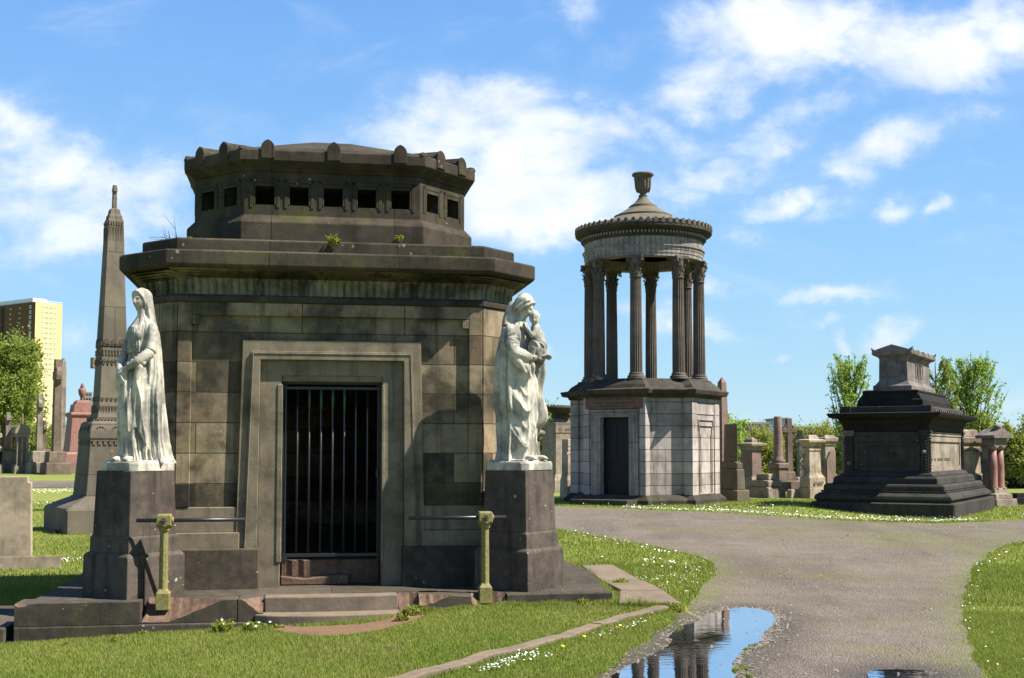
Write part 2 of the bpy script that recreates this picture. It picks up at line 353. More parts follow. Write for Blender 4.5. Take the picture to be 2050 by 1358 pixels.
M['leafo']=leafmat('olive_shrub_leaves',(.25,.28,.075),(.37,.36,.13),.35)
M['leafgr']=leafmat('pale_grey_green_leaves',(.30,.33,.16),(.40,.41,.22),.6)
M['weed']=leafmat('weed_leaves',(.20,.25,.045),(.33,.32,.09),6)
M['white']=simple('daisy_petals',(.80,.80,.74),.7)
M['yellow']=simple('dandelion_yellow',(.80,.62,.02),.7)
# lawn: short turf, mottled green to straw
def turf(name,blade=False):
    m,nt,_,_=newmat(name); s=N(nt); tc=s.new('ShaderNodeTexCoord'); P=tc.outputs['Object']
    a=s.noise(P,.55,5,.6,.4); b=s.noise(P,3.2,5,.7); c_=s.noise(P,45,3,.7)
    g=s.mix(s.mr(a,.35,.65),(.195,.255,.048),(.275,.300,.078))
    g=s.mix(s.mr(b,.45,.75,0,.6),g,(.27,.26,.10))
    g=s.mix(s.mr(b,.25,.42,.45,0),g,(.105,.18,.028))
    g=s.mix(s.mr(c_,.3,.7,0,.6),g,s.mix(1,g,(.5,.6,.5),'MULTIPLY'))
    w_=s.noise(P,130,1,.5); g=s.mix(s.mr(w_,.60,.66,0,.75),g,(.34,.30,.14))
    big_=s.noise(P,.9,6,.75,.8); g=s.mix(s.mr(big_,.52,.70,0,.55,True),g,(.26,.235,.095))
    if blade:
        d=s.new('ShaderNodeBsdfDiffuse'); t=s.new('ShaderNodeBsdfTranslucent'); mx=s.new('ShaderNodeMixShader'); mx.inputs[0].default_value=.3
        s.l.new(g,d.inputs[0]); s.l.new(s.mix(1,g,(1.2,1.3,.6),'MULTIPLY'),t.inputs[0]); s.l.new(d.outputs[0],mx.inputs[1]); s.l.new(t.outputs[0],mx.inputs[2])
        s.out(None,0,shader=mx.outputs[0])
    else:
        s.out(s.mix(1,g,(.88,.88,.85),'MULTIPLY'),.95,s.bump(c_,.9,.03),.05)
    return m
M['turf']=turf('turf'); M['blade']=turf('grass_blades',True)
def gravel():
    m,nt,_,_=newmat('gravel_path'); s=N(nt); tc=s.new('ShaderNodeTexCoord'); P=tc.outputs['Object']
    v=s.new('ShaderNodeTexVoronoi'); v.inputs['Scale'].default_value=62; s.l.new(P,v.inputs['Vector'])
    v2=s.new('ShaderNodeTexVoronoi'); v2.inputs['Scale'].default_value=24; s.l.new(P,v2.inputs['Vector'])
    sc=s.new('ShaderNodeSeparateColor'); s.l.new(v.outputs['Color'],sc.inputs[0])
    big=s.noise(P,.45,5,.6,.5); mid=s.noise(P,2.6,6,.7)
    c=s.mix(s.mr(big,.35,.65),(.175,.144,.116),(.230,.190,.153))
    c=s.mix(s.mr(mid,.35,.7,0,.45),c,(.125,.102,.083))
    rut=s.noise(s.mapping(P,(2,6,0),(1.1,.16,1)),1.1,5,.6,.3); c=s.mix(s.mr(rut,.45,.7,0,.5,True),c,s.mix(1,c,(.62,.60,.57),'MULTIPLY'))
    mo=s.noise(s.mapping(P,(4,4,4),(.5,1.3,1)),.9,6,.7,.4)
    c=s.mix(s.mr(mo,.50,.70,0,.75,True),c,(.150,.150,.050))
    c=s.mix(s.mr(sc.outputs[0],0,1,0,.55),c,s.mix(1,c,(.48,.47,.46),'MULTIPLY'))
    c=s.mix(s.mr(sc.outputs[1],.88,1,0,.6),c,(.30,.27,.24))
    am=s.new('ShaderNodeAttribute'); am.attribute_name='moss'; mn=s.noise(P,4.5,6,.75)
    c=s.mix(s.math('MULTIPLY',am.outputs['Fac'],s.mr(mn,.38,.62,0,.95,True)),c,(.135,.150,.036))
    pt=s.noise(s.mapping(P,(3,1,0),(1,1,1)),.8,4,.6,1.); c=s.mix(s.mr(pt,.50,.54,0,.22),c,s.mix(1,c,(.68,.67,.66),'MULTIPLY'))
    at=s.new('ShaderNodeAttribute'); at.attribute_name='wet'
    c=s.mix(s.math('MULTIPLY',at.outputs['Fac'],.9),c,s.mix(1,c,(.30,.27,.24),'MULTIPLY'))
    h=s.math('ADD',s.math('MULTIPLY',v.outputs['Distance'],-1.0),s.math('ADD',s.math('MULTIPLY',v2.outputs['Distance'],-.5),mid))
    s.out(c,s.mr(at.outputs['Fac'],0,1,.92,.5),s.bump(h,.85,.02),.25); return m
M['gravel']=gravel()
def waterm():
    m,nt,_,_=newmat('puddle_water'); s=N(nt); tc=s.new('ShaderNodeTexCoord')
    n=s.noise(s.mapping(tc.outputs['Object'],(0,0,0),(1,2.2,1)),7,3,.5); n2=s.noise(tc.outputs['Object'],2.2,3,.6)
    h=s.math('MULTIPLY',n,s.mr(n2,.4,.7,.3,1))
    g=s.new('ShaderNodeBsdfGlossy'); g.inputs['Roughness'].default_value=.02; g.inputs['Color'].default_value=(.86,.88,.92,1)
    d=s.new('ShaderNodeBsdfDiffuse'); d.inputs['Color'].default_value=(.035,.028,.02,1)
    nm=s.bump(h,.045,.02); s.l.new(nm,g.inputs['Normal'])
    fr=s.new('ShaderNodeFresnel'); fr.inputs['IOR'].default_value=1.33; s.l.new(nm,fr.inputs['Normal'])
    mx=s.new('ShaderNodeMixShader'); s.l.new(s.mr(fr.outputs[0],0,.35,.12,.92),mx.inputs[0]); s.l.new(d.outputs[0],mx.inputs[1]); s.l.new(g.outputs[0],mx.inputs[2])
    s.out(None,0,shader=mx.outputs[0]); return m
M['water']=waterm()
# ------------------------------------------------------------------ ground, path, puddles
def axis(lo,hi,segs):
    out=[]
    for a,b,st in segs: out+=list(np.arange(a,b,st))
    return np.array(sorted(set(np.round(out,4))))
gx=axis(0,0,[(-3000,-300,300),(-300,-60,24),(-60,-16,4),(-16,-6,.5),(-6,5,.2),(5,26,.5),(26,60,4),(60,300,24),(300,3001,300)])
gy=axis(0,0,[(-600,-60,60),(-60,-2,8),(-2,8,.5),(8,20,.2),(20,45,.5),(45,80,2.5),(80,300,20),(300,3001,300)])
XX,YY=np.meshgrid(gx,gy); ZZ=ground(XX,YY)
V=np.stack([XX,YY,ZZ],-1).reshape(-1,3); nx=len(gx); ny=len(gy)
I=(np.arange(ny-1)[:,None]*nx+np.arange(nx-1)[None,:]).ravel()
idx=np.stack([I,I+1,I+nx+1,I+nx],-1).ravel()
go=fast_mesh('ground',V,4,idx,[M['turf']],smooth=True); tag(go,kind='structure')
def densify(pts,step,jit=0.,seed=1,close=True):
    rg=random.Random(seed); out=[]; n=len(pts)
    for i in range(n if close else n-1):
        a=np.array(pts[i][:2]); b=np.array(pts[(i+1)%n][:2]); L=np.hypot(*(b-a)); k=max(1,int(L/step))
        for j in range(k):
            p=a+(b-a)*j/k
            if jit:
                nv=mnoise.noise(Vector((p[0]*1.6,p[1]*1.6,seed*3.)))*1.2+mnoise.noise(Vector((p[0]*6,p[1]*6,seed*5.)))*.6
                nn_=np.array([-(b-a)[1],(b-a)[0]])/max(L,1e-6); p=p+nn_*nv*jit*min(1.,L*2)
            out.append((float(p[0]),float(p[1])))
    return out
def inpoly(px,py,poly):
    px=np.asarray(px); py=np.asarray(py); c=np.zeros(px.shape,bool); n=len(poly); j=n-1
    for i in range(n):
        xi,yi=poly[i]; xj,yj=poly[j]
        if yi!=yj:
            c^=((yi>py)!=(yj>py))&(px<(xj-xi)*(py-yi)/(yj-yi)+xi)
        j=i
    return c
def distpoly(px,py,poly):
    d=np.full(np.shape(px),1e9); n=len(poly)
    for i in range(n):
        ax,ay=poly[i]; bx,by=poly[(i+1)%n]; dx,dy=bx-ax,by-ay; L=dx*dx+dy*dy+1e-12
        t=np.clip(((px-ax)*dx+(py-ay)*dy)/L,0,1); d=np.minimum(d,np.hypot(px-ax-t*dx,py-ay-t*dy))
    return d
def sheet(name,poly,dz,mat,step=.3,attr=None,zf=None):
    xs=[p[0] for p in poly]; ys=[p[1] for p in poly]
    A,B=np.meshgrid(np.arange(min(xs),max(xs),step),np.arange(min(ys),max(ys),step)); A=A.ravel();B=B.ravel()
    k=inpoly(A,B,poly)&(distpoly(A,B,poly)>step*.35)
    vs=[Vector(p) for p in poly]+[Vector((a,b)) for a,b in zip(A[k],B[k])]
    n=len(poly); vo,ed,fa,*_=geometry.delaunay_2d_cdt(vs,[(i,(i+1)%n) for i in range(n)],[list(range(n))],1,1e-5)
    P=np.array([(v.x,v.y) for v in vo]); Z=(ground(P[:,0],P[:,1]) if zf is None else np.full(len(P),zf))+dz
    me=bpy.data.meshes.new(name); me.from_pydata([(a,b,c) for (a,b),c in zip(P.tolist(),Z.tolist())],[],fa)
    me.polygons.foreach_set('use_smooth',[True]*len(me.polygons))
    if attr is not None:
        at=me.attributes.new('wet','FLOAT','POINT'); at.data.foreach_set('value',attr(P).astype(np.float32))
    me.update(); return link_mesh(name,me,None,[mat])
pp=lambda L:[G(a,b)[:2] for a,b in L]
path_px=[(1190,1358),(1262,1310),(1305,1275),(1345,1243),(1378,1215),(1392,1195),(1408,1172),(1432,1150),(1424,1128),(1385,1112),(1300,1094),(1215,1078),(1115,1060)]
far_px=[(1110,1014),(1250,1019),(1400,1025),(1500,1031),(1600,1038),(1700,1044),(1800,1047),(1880,1049),(1960,1046),(2050,1041)]
r_px=[(2050,1082),(1992,1102),(1956,1130),(1937,1170),(1925,1205),(1927,1240),(1936,1280),(1952,1318),(1972,1358)]
pA=pp(path_px); pF=pp(far_px); pR=pp(r_px)
near0=pA[0]; nearR=pR[-1]
path_poly=[(near0[0]-.9,near0[1]-4.5),(near0[0]-.35,near0[1]-1.2)]+pA+[(-3.,19.6),(-7,22.5),(-7,32.5),(-2.,32.6)]+pF+[(14.,30.),(20,34),(24,31),(16.,22.5)]+pR+[(nearR[0]-.3,nearR[1]-1.5),(nearR[0]-.9,nearR[1]-5)]
path_poly=densify(path_poly,.12,.07,3)
pud_px=[(1200,1380),(1223,1357),(1246,1341),(1268,1331),(1296,1321),(1312,1309),(1331,1299),(1345,1288),(1338,1276),(1352,1265),(1364,1256),(1388,1246),(1412,1236),(1440,1227),(1462,1221),(1490,1218),(1516,1220),(1538,1225),(1552,1233),(1553,1243),(1543,1257),(1531,1270),(1527,1283),(1512,1292),(1490,1304),(1476,1318),(1468,1333),(1474,1350),(1462,1380),(1420,1430),(1300,1440),(1200,1410)]
pud=[atz(a,b,.0) for a,b in pud_px]; pud=densify(pud,.035,.028,9)
pud2_px=[(1732,1349),(1760,1344),(1800,1343),(1850,1345),(1880,1350),(1860,1362),(1800,1372),(1740,1362)]
pud2=densify([atz(a,b,.0) for a,b in pud2_px],.035,.02,12)
wet=lambda P:np.clip(1-np.minimum(distpoly(P[:,0],P[:,1],pud[::3]),distpoly(P[:,0],P[:,1],pud2[::3]))/.6,0,1)**1.2
def line_d(P,line): return np.min([distpoly(P[:,0],P[:,1],[a,b]) for a,b in zip(line[:-1],line[1:])],0)
def mossf(P):
    m=np.clip(1-distpoly(P[:,0],P[:,1],path_poly[::4])/.55,0,1)**1.2
    for L,w_ in (([(1480,1058),(1600,1062),(1720,1068),(1840,1078),(1950,1102)],1.0),([(1760,1078),(1870,1092),(1960,1086),(2060,1074)],1.1),([(1740,1300),(1820,1312),(1880,1322)],.35),([(1400,1172),(1450,1160)],.3)):
        m=np.maximum(m,.8*np.clip(1-line_d(P,pp(L))/w_,0,1))
    return m
pth=sheet('path',path_poly,.006,M['gravel'],.2,wet); Pv=np.array([v.co[:] for v in pth.data.vertices]); at_=pth.data.attributes.new('moss','FLOAT','POINT'); at_.data.foreach_set('value',mossf(Pv).astype(np.float32)); tag(pth,kind='structure')
tag(sheet('puddle',pud,.011,M['water'],.4,None,0.),kind='structure'); tag(sheet('puddle',pud2,.011,M['water'],.4,None,0.),kind='structure')
fpath=pp([(-40,964),(60,963.5),(200,964),(420,966),(420,978),(200,977),(60,977),(-40,978)])
tag(sheet('path',densify(fpath,.6,.1,4),.012,M['gravel'],1.2,lambda P:np.zeros(len(P))),kind='structure')
# the worn soil patch before the steps
soil=densify(pp([(548,1263),(600,1274),(680,1275),(760,1264),(812,1250),(850,1236),(835,1226),(790,1232),(785,1240),(720,1252),(600,1256),(540,1250)]),.06,.04,21)
tag(sheet('soil_patch',soil,.008,M['soil'],.15),kind='structure')
# ------------------------------------------------------------------ mausoleum
PSI=R(9.7); OX=(-2.086+.03*math.cos(PSI),14+.03*math.sin(PSI))
def mloc(x,y): return (OX[0]+x*math.cos(PSI)-y*math.sin(PSI), OX[1]+x*math.sin(PSI)+y*math.cos(PSI))
mz=empty('mausoleum',(OX[0],OX[1],0),PSI,'sooty octagonal sandstone mausoleum with an iron gate between two white statues','mausoleum')
YC=2.15
def octo(T,h): # centred octagon, T half overall, h half of the four main faces; ccw starting front-left
    return [(-h,YC-T),(h,YC-T),(T,YC-h),(T,YC+h),(h,YC+T),(-h,YC+T),(-T,YC+h),(-T,YC-h)]
def W8(d): return octo(2.15+d,1.73+.414*d)
def D8(T): 
    d=T-1.66; return octo(T,1.04+.414*d)
def ring(poly,z): return [(x,y,z) for x,y in poly]
def scallop(poly,z,pitch,depth,sub=6):
    out=[]
    for i in range(8):
        a=np.array(poly[i]);b=np.array(poly[(i+1)%8]);L=np.hypot(*(b-a)); k=max(1,round(L/pitch)); n=np.array([(b-a)[1],-(b-a)[0]])/L
        for j in range(k*sub):
            t=j/(k*sub); ph=(j%sub)/sub
            p=a+(b-a)*t-n*depth*(1-abs(math.sin(math.pi*ph)))
            out.append((float(p[0]),float(p[1]),z))
    return out
# walls: seven plain faces and the front with its doorway, all round a hollow room
mb=MB(); P8=W8(-.04); P8i=W8(-.42)
fr0=Fr(P8[0],P8[1])
for i in range(1,8):
    a,b=P8[i],P8[(i+1)%8]; ai,bi=P8i[i],P8i[(i+1)%8]
    mb.loft([[(*a,z),(*b,z),(*bi,z),(*ai,z)] for z in (-.2,3.44)])
mb.U(fr0,1.746,1.746,3.44,.80,.775,2.74,-.2,-.38,0)
mb.poly(W8(-.03),3.44,3.50)
mb.poly(W8(-.45),3.50,3.62)
wall=mb.build('wall',M['wall'],mz)
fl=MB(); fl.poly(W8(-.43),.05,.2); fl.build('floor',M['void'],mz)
# proud border round the sunken panel of each wall face
mb=MB()
P0=W8(0)
for i in range(8):
    fr=Fr(P0[i],P0[(i+1)%8]); h=fr.len/2
    if i%2==0:
        mb.fbox(fr,-h,-1.575,1.133,3.444,-.035,.022); mb.fbox(fr,1.575,h,1.133,3.444,-.035,.022)
        mb.fbox(fr,-1.575,1.575,3.295,3.444,-.035,.0215)
        mb.fbox(fr,-1.575,-1.495,3.185,3.295,-.035,.021); mb.fbox(fr,1.495,1.575,3.185,3.295,-.035,.021)
    else: mb.fbox(fr,-h,h,1.133,3.444,-.035,.022)
mb.build('wall_border',M['wall'],mz,.006)
mb=MB()
for i in range(8):
    fr=Fr(P0[i],P0[(i+1)%8]); h=fr.len/2
    def span(u0,u1):
        mb.fbox(fr,u0,u1,.85,1.132,-.034,.012); mb.fbox(fr,u0-.01,u1+.01,.66,.85,-.034,.045)
    if i==0: span(-h,-1.03); span(1.03,h)
    else: span(-h,h)
mb.build('lower_courses',M['trim'],mz,.008)
mb=MB()
for i in range(8):
    fr=Fr(P0[i],P0[(i+1)%8]); h=fr.len/2
    if i==0:
        mb.fbox(fr,-h-.03,-.80,.2,.672,-.034,.13); mb.fbox(fr,.80,h+.03,.2,.672,-.034,.13)
    else: mb.fbox(fr,-h-.02,h+.02,-.2,.672,-.034,.12)
mb.build('plinth_block',M['base'],mz,.014,2)
# door surround
f0=Fr(P0[0],P0[1])
ds=MB()
ds.U(f0,1.065,1.01,3.018,.955,.90,2.885,.66,-.036,.025)
ds.U(f0,.985,.912,2.893,.83,.812,2.795,.2,-.05,.055)
ds.U(f0,.965,.895,2.872,.955,.885,2.86,.67,.05,.064)
sur=ds.build('door_surround',M['trim'],mz,.006)
ds=MB(); ds.U(f0,.832,.815,2.80,.575,.572,2.62,.2,-.34,-.02)
ds.fbox(f0,-.572,.572,2.555,2.632,-.34,-.045); ds.fbox(f0,-.56,-.46,2.60,2.625,-.06,-.028); ds.fbox(f0,.46,.56,2.60,2.625,-.06,-.028)
ds.fbox(f0,-.62,-.56,.5,2.52,-.1,-.008); ds.fbox(f0,.565,.60,.48,2.52,-.1,-.012)
ds.build('door_jambs',M['trim'],mz,.008)
th=MB(); th.fbox(f0,-.565,.565,.2,.5,-.62,-.34); 
prof=[(-.565,.23),(.20,.23),(.20,.335),(.05,.34),(-.1,.318),(-.28,.30),(-.42,.312),(-.565,.335)]
th.fpoly(f0,prof,-.336,-.16)
th.build('threshold',M['brk'],mz,.012,2)
# gate
gate=MB().build('gate',M['iron'],mz) if False else None
g=MB(); gn=-.2
for u in (-.555,-.525,.535,.56): g.fbox(f0,u-.011,u+.011,.50,2.53,gn-.02,gn+.012)
g.fbox(f0,-.55,.56,2.47,2.505,gn-.02,gn+.014); g.fbox(f0,-.55,.56,.545,.585,gn-.02,gn+.014); g.fbox(f0,-.57,.57,2.53,2.556,gn-.03,gn+.02)
gate=g.build('gate',M['iron'],mz,.003)
for k in range(7):
    u=-.392+k*.134
    b=MB(); b.tube([f0(u,.58,gn),f0(u,2.475,gn)],.0135,8)
    if 1<=k<=4: b.tube([f0(u,2.22+.03*(k%2),gn),f0(u,2.47,gn)],.0155,8,mi=1)  # upper lengths of four bars coloured dark green
    b.build('bar',[M['iron'],M['bar_green']],gate)
b=MB(); b.fbox(f0,.51,.545,1.45,1.56,gn-.03,gn+.03); b.build('lock',M['iron'],gate,.005)
b=MB(); b.fbox(f0,-.60,-.50,.50,.545,gn-.03,gn+.025); b.fbox(f0,-.545,-.515,.47,.50,gn-.02,gn+.02); b.build('hinge',M['iron'],gate,.004)
# cornice: band, reeded cavetto, slab, attic step
mb=MB(); mb.loft([ring(W8(-.03),3.445),ring(W8(.045),3.446),ring(W8(.045),3.512),ring(W8(.015),3.53)]); mb.build('band',M['corn'],mz,.008)
mb=MB(); rr=[]
for t in np.linspace(0,1,13):
    d=.015+.215*(t**4); z=3.53+.275*t; dep=.036*math.sin(math.pi*min(1,.12+t*.9))**.6 if t<1 else .0
    rr.append(scallop(W8(d),z,.085,max(dep,.002)))
mb.loft(rr); mb.build('reeded_cavetto',M['flute'],mz)
mb=MB(); mb.loft([ring(W8(.24),3.80),ring(W8(.255),3.815),ring(W8(.272),3.835),ring(W8(.272),3.985),ring(W8(.25),4.0),ring(W8(.02),4.02)]); mb.build('cornice_slab',M['corn'],mz,.01,2)
mb=MB(); mb.loft([ring(octo(2.18,1.755),3.99),ring(octo(2.18,1.755),4.155),ring(octo(2.16,1.745),4.17),ring(octo(1.6,1.2),4.20)]); mb.build('attic_step',M['corn'],mz,.01,2)
# lantern drum with square openings
mb=MB(); mb.loft([ring(D8(1.75),4.16),ring(D8(1.75),4.455),ring(D8(1.66),4.555),ring(D8(1.40),4.56)]); mb.build('drum_plinth',M['corn'],mz,.008)
mb=MB()
DW=D8(1.66)
for i in range(8):
    fr=Fr(DW[i],DW[(i+1)%8]); h=fr.len/2; th_=.2; k=5 if i%2==0 else 2
    e=th_*math.tan(R(22.5))
    # sill and head bands (mitred) and the piers between openings
    for z0,z1 in ((4.53,4.675),(4.895,5.10)):
        mb.add([fr(-h,z0,0),fr(h,z0,0),fr(h-e,z0,-th_),fr(-h+e,z0,-th_),fr(-h,z1,0),fr(h,z1,0),fr(h-e,z1,-th_),fr(-h+e,z1,-th_)],
          [(0,3,2,1),(4,5,6,7),(0,1,5,4),(1,2,6,5),(2,3,7,6),(3,0,4,7)])
    cs=[(j-(k-1)/2)*.402 for j in range(k)]
    edges=[-h]+[c+s_*.111 for c in cs for s_ in (-1,1)]+[h]
    for j in range(0,len(edges),2):
        u0,u1=edges[j],edges[j+1]
        a0=u0+(e if j==0 else 0); a1=u1-(e if j+2==len(edges) else 0)
        mb.add([fr(u0,4.675,0),fr(u1,4.675,0),fr(a1,4.675,-th_),fr(a0,4.675,-th_),fr(u0,4.895,0),fr(u1,4.895,0),fr(a1,4.895,-th_),fr(a0,4.895,-th_)],
          [(0,1,5,4),(1,2,6,5),(2,3,7,6),(3,0,4,7)])
    # raised frames round each opening
drum=mb.build('drum_wall',M['corn'],mz)
for i in (0,1,7,2,6,3,4,5):
    fr=Fr(DW[i],DW[(i+1)%8]); k=5 if i%2==0 else 2
    for j in range(k):
        c=(j-(k-1)/2)*.402; w=MB()
        for (a,b_,z0,z1) in ((c-.175,c-.135,4.64,4.98),(c+.135,c+.175,4.64,4.98),(c-.175,c+.175,4.94,4.98)):
            w.fbox(fr,a,b_,z0,z1,0,.009)
        w.fbox(fr,c-.135,c-.111,4.675,4.92,-.05,.006); w.fbox(fr,c+.111,c+.135,4.675,4.92,-.05,.006); w.fbox(fr,c-.135,c+.135,4.895,4.935,-.05,.006)
        w.build('window_frame',M['corn'],mz,.004)
rf=MB(); rf.loft([ring(D8(1.63),5.06),ring(D8(1.68),5.075),ring(D8(1.70),5.10),ring(D8(1.775),5.165),ring(D8(1.79),5.18),ring(D8(1.79),5.30),ring(D8(1.77),5.315),ring(octo(.40,.24),5.765),ring(octo(.30,.16),5.775)])
roof=rf.build('roof',M['corn'],mz,.006)
RF=D8(1.79)
def antefix(fr,u,nm='antefix'):
    a=MB(); pts=[(-.080,5.20),(.080,5.20),(.080,5.335),(.068,5.375),(.040,5.408),(0,5.430),(-.040,5.408),(-.068,5.375),(-.080,5.335)]
    a.fpoly(fr,[(p[0]+u,p[1]) for p in pts],-.03,.016)
    # ridge tile running back up the roof
    k=[(-.075,5.28),(.075,5.28),(.07,5.35),(0,5.425),(-.07,5.35)]
    v=[fr(u+p[0],p[1],-.03) for p in k]+[fr(u+p[0]*.8,p[1]+.10+(.0 if p[1]<5.3 else -.05),-.62) for p in k]
    a.add(v,[(4,3,2,1,0),(5,6,7,8,9)]+[(q,5+q,5+(q+1)%5,(q+1)%5) for q in range(5)])
    a.build(nm,M['corn'],mz,.006)
for i in range(8):
    fr=Fr(RF[i],RF[(i+1)%8]); h=fr.len/2
    for u in ((-.77,0,.79) if i%2==0 else (-.2,.22)): antefix(fr,u)
for x,y in RF:
    a=MB(); c=Vector((x,y-YC,0))*.975; a.rs(c.x,c.y+YC,.1,.1,R(22),[(5.30,0),(5.355,-.02)]); a.build('corner_block',M['corn'],mz,.01)
# pedestals for the statues
def pedestal(x,y,s):
    p=MB(); r=R(45)
    p.rs(x,y,s+.155,s+.155,r,[(.15,0),(.655,-.004),(.69,-.035)]); p.rs(x,y,s+.06,s+.06,r,[(.68,0),(.85,-.004),(.87,-.02)]); p.rs(x,y,s,s,r,[(.86,.008),(1.55,-.012)])
    return p.build('pedestal',M['ped'],mz,.012,2)
PL=(-2.10,-.43); PR=(2.095,-.45)
pedestal(*PL,.60); pedestal(*PR,.58)
# platform: paving slab, broken front edge, steps
mb=MB(); mb.poly([(-3.05,-.72),(3.02,-.72),(3.3,1.2),(3.35,5.5),(-3.35,5.5),(-3.02,1.7)],-.35,.226); mb.build('platform_paving',M['plat'],mz)
def edge_block(u0,u1,brk,z0=.005,front=-1.1,seed=0,back=-.7):
    """a stone of the platform edge; brk(u)->depth of the break along its top arris"""
    m=MB(); rg=random.Random(seed); n=max(2,int((u1-u0)/.035)); us=np.linspace(u0,u1,n+1); rows=[]
    for u in us:
        b=max(.006,brk(u))+(rg.uniform(-.012,.012) if brk(u)>.03 else 0); b=max(b,.006)
        rows.append([(u,back,.228),(u,front+b,.228),(u,front+b*.45,.228-b*.42-rg.uniform(0,.006)),(u,front,max(z0+.01,.228-b*.62)),(u,front,z0),(u,back,z0)])
    k=6; v=[p for r_ in rows for p in r_]; 
    for i in range(n):
        bb=max(brk(us[i]),brk(us[i+1]))>.03
        f=[(i*k+j,i*k+(j+1)%k,(i+1)*k+(j+1)%k,(i+1)*k+j) for j in range(k)]
        base=len(m.v)
        if i==0: m.v+= [tuple(map(float,p)) for p in v]; base=0
        for j,q in enumerate(f): m.f.append([x for x in q][::-1]); m.mi.append(1 if (bb and j in (1,2)) else 0); m.sm.append(False)
    m.f.append(list(range(k))[::1]); m.mi.append(0); m.sm.append(False); m.f.append([n*k+j for j in range(k)][::-1]); m.mi.append(0); m.sm.append(False)
    return m.build('platform_stone',[M['plat'],M['brk']],mz)
ff=lambda c,w,d:(lambda u:d*max(0,1-((u-c)/w)**2))
edge_block(-3.16,-1.945,ff(-3.1,.1,.05),seed=1,front=-1.12)
edge_block(-1.935,-.98,lambda u:.36*ss(-1.0,-1.75,u)-.015+.05*ss(-1.9,-1.94,u),seed=2)
edge_block(-.97,-.72,lambda u:.22*ss(-.95,-.75,u),seed=3)
edge_block(.70,.9,lambda u:.36*(1-ss(.75,1.0,u)*.6),seed=4)
edge_block(.91,1.46,lambda u:.16*(1-ss(.93,1.3,u))+.03*ss(1.2,1.4,u),seed=5)
edge_block(1.47,1.84,lambda u:.34*(1-abs(u-1.64)/.3),seed=6)
edge_block(1.85,3.0,lambda u:.02,seed=7,z0=.0)
lo=MB(); lo.fbox(Fr((-4.4,-1.13),(-3.24,-1.13)),-.58,.58,-.5,-.004,-1.9,0); lo.build('platform_stone',M['plat'],mz,.02,2)
lo=MB(); lo.fbox(Fr((-3.165,-1.13),(-.72,-1.13)),-1.2225,1.2225,-.5,-.002,-.42,0); lo.build('platform_stone',M['plat'],mz,.015,2)
lo=MB(); lo.fbox(Fr((.7,-1.1),(3.0,-1.1)),-1.15,1.15,-.5,0,-.4,0); lo.build('platform_stone',M['plat'],mz,.015,2)
st=MB(); st.loft([[(x,y,z) for x,y in ((-.712,-.74),(-.712,-.95),(-.35,-.99),(.1,-1.0),(.45,-.985),(.69,-.95),(.69,-.74))] for z in (-.3,.205,.232)]); st.build('step',M['slab'],mz,.015,2)
st=MB(); c2=[(-.80,-.9)]+[(-.80+1.5*t,-1.12-.19*math.sin(math.pi*t)**.6) for t in np.linspace(0,1,13)]+[(.70,-.9)]
st.loft([[(x,y,z) for x,y in c2] for z in (-.4,.05,.072)]); st.build('step',M['slab'],mz,.012,2)
# brass-coloured rail posts with their black rails
def rail_post(x,rail0,rail1,label,zb):
    e=empty('rail_post',(*mloc(x,-.93),0),PSI,label,'rail post','olive painted posts holding black rails')
    b=MB(); b.rs(0,0,.138,.138,0,[(zb,0),(.29,.0),(.335,-.03)]); b.build('post_base',M['gold'],e,.006)
    b=MB(); b.lathe(0,0,[(.050,.32),(.047,.34),(.044,.93),(.050,.94)],8,sm=False); b.build('post',M['gold'],e,.004)
    b=MB(); b.lathe(0,0,[(.05,.925),(.06,.935),(.055,.95),(.085,.985),(.09,.99)],8,sm=False); b.rs(0,0,.148,.148,0,[(.985,-.006),(.995,0),(1.09,0.0),(1.105,-.012)])
    b.build('post_head',M['gold'],e,.006)
    for dy,rx in ((-.080,0),(0,.080)):
        ro=MB()
        for q in range(6):
            an=q*math.pi/3
            if dy: c=(math.cos(an)*.021,dy,1.04+math.sin(an)*.021)
            else: continue
            ro.lathe(0,0,[(.0,0),(.013,.002),(.012,.010),(.0,.013)],8); base=len(ro.v)-32
            for t_ in range(base,len(ro.v)):
                X,Y,Z=ro.v[t_]; ro.v[t_]=(c[0]+X,c[1]-Z,c[2]+Y)
        if dy:
            cnt=len(ro.v); ro.lathe(0,0,[(0,0),(.012,.002),(.01,.014),(0,.018)],8)
            for t_ in range(cnt,len(ro.v)): X,Y,Z=ro.v[t_]; ro.v[t_]=(X,dy-Z,1.04+Y)
            ro.build('rosette',M['groove'],e)
        else:
            cnt=0; ro.lathe(0,0,[(.036,-.004),(.036,.012),(.022,.02),(0,.022)],12)
            for t_ in range(cnt,len(ro.v)): X,Y,Z=ro.v[t_]; ro.v[t_]=(.076+Z,Y,1.04+X)
            ro.build('boss',M['gold'],e)
    b=MB(); b.tube([(rail0-x,.0,1.04),(rail1-x,.0,1.04)],.0205,12); b.build('rail',M['iron'],e)
    return e
rail_post(-1.74,-2.02,-.92,'olive painted post holding a black rail, standing in broken stone below the veiled statue',.12)
rail_post(1.63,.80,1.86,'olive painted post holding a black rail, beside the pedestal of mother and child',.12)
